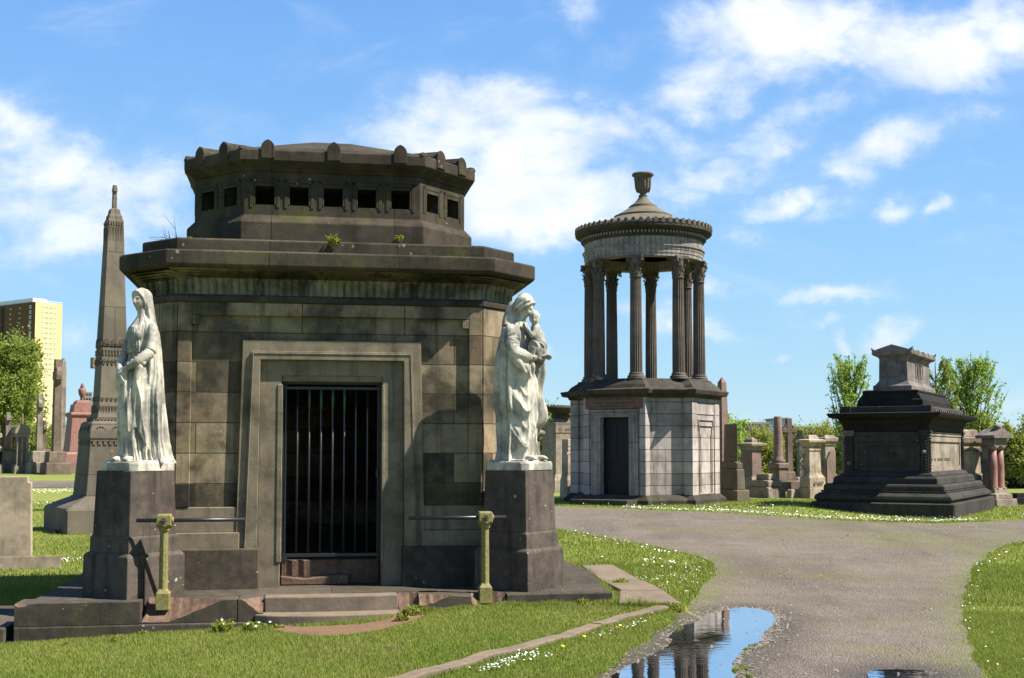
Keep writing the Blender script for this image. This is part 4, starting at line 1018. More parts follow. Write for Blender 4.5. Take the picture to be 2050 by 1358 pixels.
limb(b,[(0,.0,1.46),(.005,-.045,1.60)],[.060,.050])
hc=Vector((.010,-.080,1.672)); head(b,tuple(hc),HB,.97)
rings=[]
for t in np.linspace(0,1,30):
    e=math.pi/2-t*math.pi*.95; ring_=[]
    for a in np.linspace(0,2*math.pi,60,endpoint=False):
        fo=.006*math.sin(7*a+8*t)*math.cos(e)+.004*math.sin(15*t+3*a)
        x=(.100+fo)*math.cos(e)*math.cos(a); y=(.122+fo)*math.cos(e)*math.sin(a)+.024; z=(.124+fo)*math.sin(e)+.022
        lim=-.080+.55*max(0,.09-z); y=max(y,lim)
        v=HB@Vector((x,y,z)); ring_.append((hc.x+v.x,hc.y+v.y,hc.z+v.z))
    rings.append(ring_)
b.loft(rings[::-1])
for sg in (-1,1): limb(b,[tuple(hc+HB@Vector(p)) for p in ((sg*.01,-.078,.100),(sg*.050,-.070,.085),(sg*.084,-.045,.045),(sg*.094,.0,-.02),(sg*.088,.05,-.08))],[.009,.011,.013,.014,.012],10)
for q in range(4): limb(b,[tuple(hc+HB@Vector((-.04,-.075+.03*q,.125-.010*q))),tuple(hc+HB@Vector((-.085,-.02+.02*q,.085-.02*q))),tuple(hc+HB@Vector((-.104,.03+.015*q,.02-.02*q))),tuple(hc+HB@Vector((-.092,.085,-.05-.015*q)))],[.005,.009,.010,.008],6)
limb(b,[(-.02,.07,1.68),(-.08,.09,1.55),(-.15,.08,1.45),(-.22,.07,1.25)],[.075,.075,.055,.04],12)
limb(b,[(.03,.06,1.66),(.10,.07,1.54),(.17,.06,1.42)],[.07,.06,.045],12)
limb(b,[(-.17,.0,1.43),(-.215,-.03,1.30),(-.218,-.085,1.19),(-.12,-.205,1.145),(.02,-.265,1.155)],[.072,.078,.078,.066,.034],14)
for q in range(6):
    f=.08+.15*q; p0=np.array((-.19,-.01,1.40)); p1=np.array((-.222,-.085,1.18)); c=p0+(p1-p0)*f; d=(p1-p0)/np.linalg.norm(p1-p0); u=np.cross(d,(1,0,0)); u/=np.linalg.norm(u); w_=np.cross(d,u)
    b.tube([tuple(c+d*.03*math.sin(t+q)+(u*math.cos(t)+w_*math.sin(t))*.074) for t in np.linspace(0,5.5,14)],.009,5)
limb(b,[(-.215,-.06,1.20),(-.19,-.14,1.09),(-.15,-.19,1.0)],[.064,.058,.03],12)
limb(b,[(-.19,-.12,1.13),(-.13,-.195,1.05),(-.10,-.225,.95)],[.052,.048,.018],12)
limb(b,[(-.10,-.19,1.13),(-.05,-.225,1.05),(-.05,-.23,.98)],[.05,.04,.015],12)
hand(b,(.015,-.27,1.155),None,(.92,-.28,.12),(.1,-.5,-.85),1,-.35,1.05)
limb(b,[(.17,.0,1.42),(.225,-.03,1.28),(.215,-.10,1.17),(.14,-.20,1.16),(.07,-.25,1.165)],[.064,.062,.056,.046,.03],14)
hand(b,(.07,-.25,1.165),None,(-.85,-.1,.3),(-.2,.6,-.75),-1,.35,.95)
b.poly([(-.24,-.22),(.2,-.26),(.26,.02),(.22,.27),(-.2,.27),(-.27,.1)],Z0-.03,Z0+.012)
for (x,y) in ((-.10,-.225),(.10,-.235)):
    ball(b,(x,y,Z0+.03),(.04,.088,.03))
    for k in range(5): ball(b,(x-.028+.014*k,y-.074+abs(k-2)*.005,Z0+.024),(.0092,.022,.015),8,6)
fb=remeshed(b,'figure',M['marble'],sb,.0060,1); fb.scale=(.98,.98,1.10)
c=MB()
K=1.16; o_=Vector((.055,-.205,1.30))
def q3(p): v=(Vector(p)-Vector((.085,-.245,1.30)))*K+o_; return (v.x,v.y,v.z)
limb(c,[q3((.085,-.245,1.225)),q3((.09,-.25,1.33)),q3((.085,-.235,1.43))],[.080*K,.066*K,.052*K],16)
hh=q3((.070,-.235,1.520)); head(c,hh,Matrix.Rotation(R(-62),3,'Z')@Matrix.Rotation(R(10),3,'X'),.70)
ball(c,(hh[0]+.008,hh[1]+.006,hh[2]+.012),(.061,.063,.067),18,14)
rgc=random.Random(2)
for k in range(34):
    a=rgc.uniform(0,6.28); e=rgc.uniform(.05,1.45); ball(c,(hh[0]+.010+.058*math.cos(e)*math.cos(a),hh[1]+.006+.059*math.cos(e)*math.sin(a),hh[2]+.014+.066*math.sin(e)),(.013,.013,.011),6,5)
limb(c,[q3((.05,-.26,1.42)),q3((-.005,-.26,1.36)),q3((-.02,-.20,1.43))],[.032,.030,.020],10)
hand(c,q3((-.02,-.20,1.43)),None,(0,.3,.9),(-.3,-.9,.2),1,.3,.5)
limb(c,[q3((.13,-.22,1.41)),q3((.155,-.20,1.33)),q3((.10,-.16,1.32))],[.03,.028,.02],10)
limb(c,[q3((.06,-.27,1.235)),q3((-.03,-.285,1.275)),q3((-.045,-.27,1.185))],[.074,.062,.034],12)
limb(c,[q3((.115,-.27,1.225)),q3((.05,-.31,1.265)),q3((.03,-.305,1.17))],[.070,.058,.032],12)
for p in ((-.045,-.29,1.165),(.03,-.325,1.15)): ball(c,q3(p),(.02,.036,.016))
body_loft(c,[(1.10,*q3((.14,-.23,1))[:2],.05,.07),(1.19,*q3((.13,-.25,1))[:2],.088,.095),(1.3,*q3((.12,-.255,1))[:2],.088,.092),(1.40,*q3((.12,-.245,1))[:2],.066,.070),(1.45,*q3((.115,-.24,1))[:2],.035,.035)],lambda th,z:.013*(ridge(z*24+th*1.4,.8)-.5)+0*th,n=48,nz=50)
fc=remeshed(c,'child',M['marble'],sb,.0055,1); fc.scale=(.98,.98,1.10)
# ------------------------------------------------------------------ the other monuments
W32=R(-58)
def corner(pl,pn,pr,Z,phi):
    """near vertical edge seen at pn, depth Z; left face runs to pl, right face to pr"""
    X0=(pn-1025)/F*Z; dl=(-math.cos(phi),-math.sin(phi)); dr=(-math.sin(phi),math.cos(phi))
    def T(p,d): k=(p-1025)/F; return (k*Z-X0)/(d[0]-k*d[1])
    w=T(pl,dl) if pl is not None else None; d=T(pr,dr) if pr is not None else None
    if w is None: w=d
    if d is None: d=w
    cx=X0+dl[0]*w/2+dr[0]*d/2; cy=Z+dl[1]*w/2+dr[1]*d/2
    return cx,cy,w,d
def mono(name,label,cat,pl,pn,pr,Z,phi,parts,group=None,sink=.25,k=.72):
    """parts: (part name, material, [(pixel height, side offset in metres)...][, bevel]); the first profile starts at the ground"""
    cx,cy,w,d=corner(pl,pn,pr,Z,phi); e=empty(name,(cx,cy,gz(cx,cy)),phi,label,cat,group); g0=gz(cx,cy)
    cc=abs(math.sin(phi)),abs(math.cos(phi))
    for i,P in enumerate(parts):
        nm,mt,prof=P[:3]; pr_=[]
        for (py,o) in prof:
            o=max(o*k,.004-min(w,d)/2)
            Zn=cy-(w/2+o)*cc[0]-(d/2+o)*cc[1]; z=atY(pn,py,Zn)[2]-g0; pr_.append((z,o))
        if i==0: pr_=[(-sink,pr_[0][1])]+[q for q in pr_ if q[0]>-sink+.02]
        b=MB(); b.rs(0,0,w,d,0,pr_); b.build(nm,mt,e,P[3] if len(P)>3 else .012)
    e['_w']=w; e['_d']=d; return e
def zl(e,px,py,off=0):
    """local height on the near edge of thing e for a pixel height"""
    cx,cy,_=e.location; w,d=e['_w'],e['_d']; phi=e.rotation_euler[2]
    Zn=cy-(w/2+off)*abs(math.sin(phi))-(d/2+off)*abs(math.cos(phi)); return atY(px,py,Zn)[2]-e.location[2]
def strokes(e,face,u0,u1,z0,z1,rows,mat,off=0,seed=1,h=.5,name='inscription'):
    """rows of small cut letters on the right ('x+') or left ('y-') face"""
    w,d=e['_w'],e['_d']; rg=random.Random(seed); b=MB()
    fr=Fr((w/2+off,-d/2),(w/2+off,d/2)) if face=='R' else Fr((-w/2,-d/2-off),(w/2,-d/2-off))
    for r_ in range(rows):
        z=z1-(z1-z0)*(r_+.5)/rows; hh=(z1-z0)/rows*h; m=rg.uniform(0,.18)*(u1-u0); u=u0+m
        while u<u1-m:
            wd=hh*rg.uniform(.35,.8)
            if rg.random()<.85: b.fbox(fr,u,u+wd*.7,z-hh/2,z+hh/2,0,.006)
            u+=wd
    return b.build(name,mat,e)
O=M['obl']; PA=M['pale']; P2=M['pale2']; BR=M['brown']
# tall obelisk left of the mausoleum
OBH=corner(92,137,None,26,W32)[2]/2
def rr(v): return 1.067*v-OBH
ob=mono('obelisk','tall tapering sandstone obelisk crowned by a small cross, left of the veiled statue','obelisk',92,137,None,26,W32,[
 ('plinth',O,[(1085,0),(1021,0),(1014,-.12),(998,rr(.66)),(994,rr(.63))],.03),
 ('pedestal',O,[(994,rr(.60)),(977,rr(.585)),(924,rr(.545)),(880,rr(.515)),(878,rr(.535)),(862,rr(.525)),(850,rr(.49)),(848,rr(.50)),(843,rr(.44))]),
 ('shaft',O,[(843,rr(.385)),(836,rr(.345)),(822,rr(.315)),(800,rr(.297)),(742,rr(.275)),(650,rr(.243)),(587,rr(.217)),(439,rr(.163)),(437,rr(.15))]),
 ('cap',O,[(438,rr(.145)),(430,rr(.138)),(428,rr(.115)),(418,rr(.095)),(416,rr(.04))]),
 ('cross_shaft',O,[(417,rr(.046)),(370,rr(.042))])],sink=.3,k=1)
w=ob['_w']; k=rr(.044)+w/2; z0,z1=zl(ob,228,384,rr(.034)),zl(ob,228,377,rr(.034))
b=MB(); b.box(-k*1.9,k*1.9,-k*.92,k*.92,z0,z1); b.build('cross_arm',O,ob,.005)
def relief(e,py0,py1,ratio0,ratio1,kind,cnt):
    w=e['_w']
    for fc in ('R','L'):
        h0=1.067*ratio0; h1=1.067*ratio1; za=zl(e,228,py0,h0-w/2); zb=zl(e,228,py1,h1-w/2); b=MB()
        p0=((h0,-h0),(h0,h0)) if fc=='R' else ((-h0,-h0),(h0,-h0)); fr=Fr(*p0); H=zb-za; st=2*h1*.94/cnt
        inn=(h0-h1)*.5
        for j in range(cnt):
            u=-h1*.94+st*(j+.5)
            if kind=='fan':
                for t in np.linspace(.15,math.pi-.15,7):
                    b.tube([fr(u+math.cos(t)*st*.1,za+H*.12,-inn+.008),fr(u+math.cos(t)*st*.42,za+H*(.12+.75*math.sin(t)),-inn+.012)],.010,4)
                b.tube([fr(u+math.cos(t)*st*.47,za+H*(.05+.9*math.sin(t)),-inn+.006) for t in np.linspace(0,math.pi,9)],.012,4)
            elif kind=='bar':
                b.fbox(fr,u-st*.28,u+st*.28,za+H*.1,za+H*.85,-inn-.01,-inn+.014); b.fbox(fr,u-st*.4,u+st*.4,za+H*.87,za+H,-inn-.01,-inn+.018)
            elif kind=='scroll':
                b.tube([fr(u+math.cos(t)*st*.34*(1-t/14),za+H*(.5+.36*math.sin(t)*(1-t/14)),-inn+.008) for t in np.linspace(0,9,14)],.011,4)
            elif kind=='flute':
                b.fbox(fr,u-st*.36,u-st*.22,za,zb,-inn-.02,-inn+.006); b.fbox(fr,u+st*.22,u+st*.36,za,zb,-inn-.02,-inn+.006)
        b.build('carved_band',O,e)
relief(ob,880,852,.525,.50,'fan',3); relief(ob,892,882,.530,.528,'bar',9); relief(ob,846,836,.43,.36,'bar',10)
relief(ob,832,812,.335,.31,'flute',9); relief(ob,806,792,.302,.298,'scroll',6); relief(ob,735,715,.276,.272,'scroll',6); relief(ob,712,700,.27,.266,'bar',8); relief(ob,695,676,.262,.258,'fan',3)
relief(ob,480,452,.180,.172,'flute',6); relief(ob,450,443,.172,.168,'bar',6)
# worn soil and stones at its foot
x,y,z=G(150,1066); 
def celtic(name,label,pxc,yb,yt,Z,rot,a,w,t,yh,rad,mat,base,taper=.8,group=None,cat='stone cross',ring=True):
    x,y,_=atY(pxc,yb,Z); g=gz(x,y); e=empty(name,(x,y,g),rot,label,cat,group); z=lambda py:atY(pxc,py,Z)[2]-g
    zb,zt,zh=z(yb),z(yt),z(yh)
    b=MB(); b.rs(0,0,w,t,0,[(zb,0,0),(zh,-(1-taper)*w/2,-.02),(zt,-(1-taper)*w/2,-.03)]); b.build('shaft',mat,e,.01)
    b=MB(); b.box(-a,a,-t*.42,t*.42,zh-w*.36,zh+w*.36); b.build('arm',mat,e,.01)
    if ring:
        b=MB(); n=36; rings=[]
        for i in range(n):
            q=2*math.pi*i/n; c,s_=math.cos(q),math.sin(q); tt=t*.30
            rings.append([(r_*c,yy_,zh+r_*s_) for r_,yy_ in ((rad*.86,-tt),(rad*1.12,-tt),(rad*1.12,tt),(rad*.86,tt))])
        v=[p for r_ in rings for p in r_]; b.add(v,[(i*4+j,i*4+(j+1)%4,((i+1)%n)*4+(j+1)%4,((i+1)%n)*4+j) for i in range(n) for j in range(4)]); b.build('ring',mat,e)
    for i,(pa,pb,hw,hd) in enumerate(base):
        b=MB(); b.rs(0,0,2*hw,2*hd,0,[(-.3 if i==0 else z(pa),0),(z(pb)-.04,-.03),(z(pb),-.06)]); b.build('base_block',mat,e,.012)
    return e
celtic('celtic_cross','ringed stone cross mostly hidden behind the tall obelisk, only one arm showing',214,960,662,33,R(32),.47,.40,.3,728,.30,P2,[(990,958,.6,.5)])
# plain headstone in the left foreground
hs=mono('headstone','broad plain buff headstone with stepped shoulder at the left edge of the picture','headstone',-82,-60,76,20.0,R(-76),[('base',PA,[(1135,0),(1124,0),(1118,-.03)],.01)],sink=.3)
w,d=hs['_w'],hs['_d']; b=MB(); fr=Fr((w/2-.03,-d/2),(w/2-.03,d/2)); zt=zl(hs,40,955); za=zl(hs,40,1122)
h=d/2; b.fpoly(fr,[(-h+.05,za),(h-.055,za),(h-.085,zt-.10),(h-.135,zt-.09),(h-.14,zt),(-h+.16,zt),(-h+.15,zt-.09),(-h+.09,zt-.1)],-.17,0); b.build('slab',PA,hs,.008)
x,y,_=atY(-14,968,21.5); b=MB(); b.rs(0,0,.5,.25,R(5),[(-.5,0),(zl(hs,0,966),0)]); o=b.build('headstone',M['black'],None,.02); o.location=(x,y,gz(x,y)); tag(o,'dark low stone edge showing behind the broad buff headstone','headstone')
# far left row
G1='monuments in the far left row'
pk=mono('urn_monument','pink granite pedestal monument topped by an urn, left of the tall obelisk','monument',112,130,None,50,W32,[
 ('base',M['pinks'],[(955,.22),(926,.2)]),('plinth',M['pinkg'],[(926,0),(910,-.02),(905,-.10)]),('body',M['pinkg'],[(905,-.26),(834,-.37)]),('cornice',M['pinkg'],[(835,-.36),(831,-.30),(828,-.30),(825,-.36)]),
 ('upper_block',M['pinkg'],[(825,-.44),(809,-.48)]),('urn_foot',M['pinkg'],[(809,-.55),(805,-.57),(801,-.66)])],G1,sink=.6,k=1)
z=lambda py:atY(155,py,51)[2]-pk.location[2]
b=MB(); b.lathe(0,0,[(.05,z(802)),(.09,z(801)),(.05,z(798)),(.09,z(795)),(.15,z(788)),(.165,z(781)),(.14,z(778)),(.07,z(776)),(.10,z(775)),(.06,z(772)),(.07,z(770)),(.02,z(767))],20); b.build('urn',M['pinkg'],pk)
celtic('celtic_cross','tallest ringed cross of the far left row, brown stone with carved interlace',112,905,720,49,W32,.36,.46,.30,752,.34,BR,[(960,926,.62,.50),(926,904,.46,.36)],.72,G1)
o=mono('rounded_obelisk','pale slender obelisk with a rounded tip behind the tallest cross','obelisk',118,121.5,131.5,58,W32,[('shaft',P2,[(950,0),(735,-.0),(724,-.05),(717,-.12)])],G1,sink=.6)
celtic('celtic_cross','shorter grey cross under the edge of the leafy tree',78,904,790,50,W32,.28,.26,.24,812,.22,P2,[(958,925,.55,.45),(925,903,.42,.34)],.9,G1)
celtic('celtic_cross','small dark cross half hidden behind the shorter grey cross',88,905,842,54,W32,.2,.18,.18,858,.15,BR,[(958,900,.4,.4)],.9,G1)
ad=mono('canopy_tomb','small stone canopy tomb with a curved roof and short columns','tomb',24,34,60,50,W32,[('base',P2,[(955,.1),(938,.08),(930,0)]),('entablature',P2,[(876,0),(868,.02),(866,.05)])],G1,sink=.6)
w,d=ad['_w'],ad['_d']; z=lambda py:atY(42,py,50.4)[2]-ad.location[2]
b=MB(); b.box(-w/2+.08,w/2-.1,-d/2+.12,d/2-.05,z(932),z(874)); b.build('core',P2,ad)
for (x_,y_) in ((w/2-.05,-d/2+.06),(w/2-.05,d/2-.06),(-w/2+.06,-d/2+.06),(w/2-.05,0)):
    b=MB(); b.lathe(x_,y_,[(.07,z(932)),(.055,z(928)),(.05,z(880)),(.075,z(876))],12); b.build('column',P2,ad)
b=MB(); fr=Fr((w/2,-d/2),(w/2,d/2)); h=d/2+.06; pts=[(-h,z(868))]+[(h,z(868))]+[(h*math.cos(t),z(866)+(z(850)-z(866))*math.sin(t)**.8) for t in np.linspace(.1,math.pi-.1,12)]; b.fpoly(fr,pts,-w,.04); b.build('roof',P2,ad)
celtic('celtic_cross','grey cross rising against the leafy tree at the far left',15,905,826,51,W32,.22,.24,.22,838,.18,P2,[(958,925,.42,.36),(925,902,.34,.28)],.85,G1,ring=False)
mono('stepped_tomb','stack of moulded grey stone cut off by the left picture edge','tomb',-30,-16,6,50,W32,[('base',P2,[(955,.08),(930,.05)]),('body',P2,[(930,-.1),(905,-.12)]),('cornice',P2,[(905,0),(896,.04),(893,-.1),(880,-.14),(876,0),(868,-.02),(866,-.2)])],G1,sink=.6)
mono('stone_post','slim upright post behind the canopy tomb','stone post',42,44,48,56,W32,[('shaft',P2,[(955,0),(829,-.02)])],G1,sink=.6)
# between the mother statue and the temple
bw=mono('bowl_monument','large square monument carrying a shallow stone bowl, between mother statue and temple','monument',1083.5,1112,1162,40,W32,[
 ('base',P2,[(985,.2),(962,.16),(950,.03)]),('body',P2,[(950,0),(868,-.03),(867,.0),(852,.0),(846,.02)]),('stepped_top',P2,[(846,-.30),(836,-.46),(835,-.66)])],sink=.4)
z=lambda py:atY(1118,py,40.8)[2]-bw.location[2]
b=MB(); b.lathe(0,0,[(.30,z(838)),(.32,z(833)),(.27,z(830)),(.33,z(827)),(.50,z(821)),(.56,z(819)),(.56,z(817)),(.44,z(813)),(.15,z(812))],28); b.build('bowl',M['temd'],bw)
strokes(bw,'R',-.5,.5,zl(bw,1112,864),zl(bw,1112,856),1,M['letter'],0,5,.6)
sl=mono('headstone','upright thick stone slab with a dark left side beside the temple corner','headstone',1124,1136,1155,37,W32,[('base',PA,[(985,.06),(962,.05),(950,.0)]),('slab',PA,[(950,0),(879,-.01)])],sink=.3)
strokes(sl,'R',-.2,.2,zl(sl,1136,912),zl(sl,1136,888),3,M['lead'],0,6,.4)
sm=mono('pedestal_tomb','small moulded pedestal tomb with an inscription behind the mother statue','tomb',1040,1053,1083,31,W32,[('base',P2,[(1000,.12),(925,.1)]),('lower_moulding',P2,[(925,.12),(918,.12),(913,.0)]),('body',P2,[(913,-.02),(875,-.03)]),('cap',P2,[(875,0),(869,.12),(864,.12),(858,-.05)])],sink=.3)
strokes(sm,'R',-.22,.22,zl(sm,1053,908),zl(sm,1053,880),6,M['letter'],-.02,7,.45)
o=MB(); o.rs(0,0,.35,.2,R(20),[(-.2,0),(.26,0),(.3,-.03)]); q=o.build('low_stone',P2,None,.03); x,y,_=G(1111,984); q.location=(x,y,gz(x,y)); tag(q,'low rounded grey stone beside the right pedestal','stone')
# group right of the temple
G2='monuments right of the temple'
mono('obelisk','slender pink-brown obelisk with a pointed tip beside the temple','obelisk',1434,1445,1458,38,W32,[('plinth',BR,[(1000,.3),(930,.28)]),('shaft',M['pinks'],[(930,.02),(850,0),(766,-.045),(755,-.22)])],G2,sink=.4)
mono('tapered_pier','dark tapered pier on stepped plinths close to the temple corner','pier',1434,1474,1491,34.6,W32,[('base',O,[(1005,.12),(982,.11),(981,.0)],.02),('lower_plinth',O,[(981,0),(941,-.02),(939,-.05)],.02),('upper_plinth',O,[(939,-.06),(927,-.07),(924,-.16)],.02),('pier',O,[(925,-.19),(849,-.30)],.01)],G2,sink=.3)
e=mono('pedestal_monument','grey pedestal monument with a small block on its wide cornice, left of the column','monument',1481,1504.5,1524,40,W32,[('base',P2,[(985,.18),(965,.16),(955,.05)]),('body',M['pinks'],[(956,.02),(902,-.02)]),('cornice',P2,[(902,0),(895,.04),(893,.16),(888,.18),(886,-.05)]),('top_block',P2,[(886,-.12),(880,-.14),(875,-.30)])],G2,sink=.4)
mono('stepped_grave','low grave of three stacked grey blocks in the grass','grave',1493,1536,1572,36.5,W32,[('base',P2,[(995,0),(978,-.01),(976,-.05)],.02),('middle_block',P2,[(976,-.10),(964,-.11),(962,-.16)],.02),('top_block',P2,[(962,-.27),(949,-.28)],.02)],G2,sink=.3)
cl=mono('column_monument','broken brown column standing on a dark square plinth','column',1538,1558,1576,41,W32,[('base',BR,[(990,.12),(964,.1)]),('block',BR,[(964,0),(938,-.02)]),('plinth_top',M['pinks'],[(938,.05),(929,.06),(927,0)])],G2,sink=.4)
z=lambda py:atY(1554,py,41.3)[2]-cl.location[2]
b=MB(); b.lathe(0,0,[(.22,z(928)),(.23,z(922)),(.17,z(918)),(.165,z(914)),(.15,z(912)),(.148,z(870)),(.128,z(835)),(.12,z(834))],24); b.build('shaft',M['pinks'],cl)
celtic('celtic_cross','buff ringed cross right of the broken column',1580,945,838,42,R(18),.27,.21,.2,862,.20,BR,[(990,962,.42,.34),(962,944,.2,.16)],.9,G2)
celtic('celtic_cross','thinner ringed cross behind the large pedestal monument',1602,956,862,44,R(25),.24,.18,.2,883,.19,P2,[(1000,955,.35,.3)],.9,G2)
e=mono('pedestal_monument','large buff pedestal monument with a lit inscription panel','monument',1606.6,1619,1643,36.5,W32,[('base',PA,[(997,.17),(977,.16)]),('plinth',PA,[(977,.12),(957,.11),(950,.02),(946,.0)]),('body',PA,[(946,0),(903,-.03)]),('neck',PA,[(903,0),(900,.0),(895,-.03)]),('cornice',PA,[(895,.0),(888,.07),(886,.14),(881,.15),(879,.02)]),('top_block',PA,[(879,-.05),(873,-.09),(871,-.22)])],G2,sink=.3)
strokes(e,'R',-.17,.17,zl(e,1619,918),zl(e,1619,902),3,M['lead'],-.03,8,.4); strokes(e,'R',-.2,.22,zl(e,1619,972),zl(e,1619,962),1,M['letter'],.115,9,.6)
e=mono('pedestal_monument','grey pedestal monument standing behind the buff one, its cornice overlapping','monument',1641,1651,1671,40.5,W32,[('base',P2,[(990,.12),(960,.1)]),('body',P2,[(960,0),(892,-.01)]),('cornice',P2,[(892,.03),(886,.06),(884,.12),(877,.13),(875,.03),(871,-.02)])],G2,sink=.3)
strokes(e,'R',-.14,.14,zl(e,1650,912),zl(e,1650,896),4,M['lead'],0,10,.4)
e=mono('headstone','pink-grey headstone with a slanting top before the grey pedestal monument','headstone',1650,1654,1672,38.5,W32,[('base',M['pinks'],[(985,.05),(968,.04)])],G2,sink=.3)
w,d=e['_w'],e['_d']; b=MB(); fr=Fr((w/2,-d/2),(w/2,d/2)); h=d/2; z=lambda py:zl(e,1654,py); b.fpoly(fr,[(-h,z(968)),(h,z(968)),(h,z(902)),(h*.35,z(901)),(-h*.2,z(905)),(-h,z(922))],-w,0); b.build('slab',M['pinks'],e,.01)
mono('low_slab','low flat buff slab lying in the grass before the crosses','slab',1571,1582,1608,36.5,W32,[('slab',PA,[(996,0),(982,-.02),(980,-.05)])],G2,sink=.3)
mono('pillar_tomb','narrow dark pillar tomb half behind the black tomb','tomb',1672,1688,1712,33,W32,[('base',BR,[(990,.05),(963,.04),(945,-.05)]),('body',M['sarc'],[(945,-.12),(885,-.14)]),('cap',BR,[(885,-.05),(872,-.08)])],G2,sink=.3)
# behind the black tomb on the right
e=mono('pedestal_monument','broad buff pedestal monument right behind the black tomb, red stain on its cap','monument',1880,1921,1962,32,W32,[('base',P2,[(1005,.30),(964,.28)]),('plinth',P2,[(964,.16),(952,.14),(949,.03)]),('body',PA,[(949,0),(908,-.02)]),('letter_band',PA,[(908,.0),(893,.0)]),('cornice',P2,[(893,-.02),(886,.08),(876,.12),(875,.0)]),('top_block',P2,[(875,-.05),(862,-.07),(860,-.12)])],None,sink=.3)
strokes(e,'R',-.4,.55,zl(e,1921,906),zl(e,1921,896),1,M['letter'],.0,11,.7)
po=mono('porch_tomb','tomb porch with paired pink granite columns under a sloping roof','tomb',1954,1990,2024,31.5,W32,[('base',P2,[(1016,.12),(1000,.10)]),('upper_base',P2,[(1000,0),(990,-.01),(988,-.12),(978,-.14)])],None,sink=.3)
w,d=po['_w'],po['_d']; z=lambda py:atY(2004,py,31.8)[2]-po.location[2]
b=MB(); h=w/2-.08; k=d/2-.08; b.box(-h,h,-k,k,z(894),z(878)); b.build('entablature',M['sarc'],po,.01)
b=MB(); b.box(-h,-h+.18,-k,k,z(978),z(894)); b.build('back_wall',M['sarc'],po,.01)
for (x_,y_) in ((h-.14,-k+.13),(h-.14,k-.13)):
    b=MB(); b.lathe(x_,y_,[(.13,z(980)),(.13,z(977)),(.104,z(974)),(.106,z(935)),(.092,z(900))],20); c=b.build('column',M['pinkg'],po)
    b=MB(); b.lathe(x_,y_,[(.105,z(900)),(.14,z(896)),(.15,z(894))],20); b.build('capital',M['pale2'],c)
b=MB(); fr=Fr((h+.1,-k-.1),(h+.1,k+.1)); kk=k+.12; b.fpoly(fr,[(-kk,z(878)),(kk,z(878)),(kk,z(872)),(0,z(858)),(-kk,z(872))],-2*h-.2,.0); b.build('roof',M['sarc'],po,.01)
b=MB(); b.lathe(h*.6,0,[(.10,z(862)),(.08,z(858)),(.12,z(855)),(.07,z(851)),(.01,z(849))],12); b.build('finial',P2,po)
mono('pink_slab','thin pink-edged dark slab between the buff monument and the porch tomb','slab',1962,1975,1978,36,W32,[('slab',M['pinks'],[(1000,0),(937,0)])],None,sink=.3)
mono('kerbed_grave','low black walled grave at the right picture edge','grave',2012,2030,2110,32.5,R(-80),[('wall',M['black'],[(1013,.02),(998,.0),(996,-.02),(988,-.03)],.02)],None,sink=.3)
# ------------------------------------------------------------------ black tomb with a sarcophagus
bt=mono('black_tomb','massive soot-blackened tomb on steps carrying a grey stone sarcophagus','tomb',1690,1858,1926,26.6,R(-30),[
 ('lowest_step',M['black2'],[(1050,.62),(1012,.62),(1009,.60)],.03),
 ('stepped_base',M['black2'],[(1009,.50),(1002,.56),(996,.54),(990,.46),(989,.42),(985,.44)],.008),
 ('step',M['black2'],[(985,.39),(974,.385),(971,.34)],.02),('step',M['black2'],[(971,.24),(967,.22),(958,.21),(955,.16)],.02),
 ('wall_foot',M['black2'],[(955,.10),(950,.08),(945,0)])],None,sink=.4,k=1)
w,d=bt['_w'],bt['_d']; z=lambda py,o=0:zl(bt,1858,py,o)
b=MB(); b.box(-w/2+.06,w/2-.06,-d/2+.06,d/2-.06,z(952),z(838)); b.build('core',M['black2'],bt)
FL=Fr((-w/2,-d/2),(w/2,-d/2)); FR=Fr((w/2,-d/2),(w/2,d/2)); FB=Fr((w/2,d/2),(-w/2,d/2)); FW=Fr((-w/2,d/2),(-w/2,-d/2))
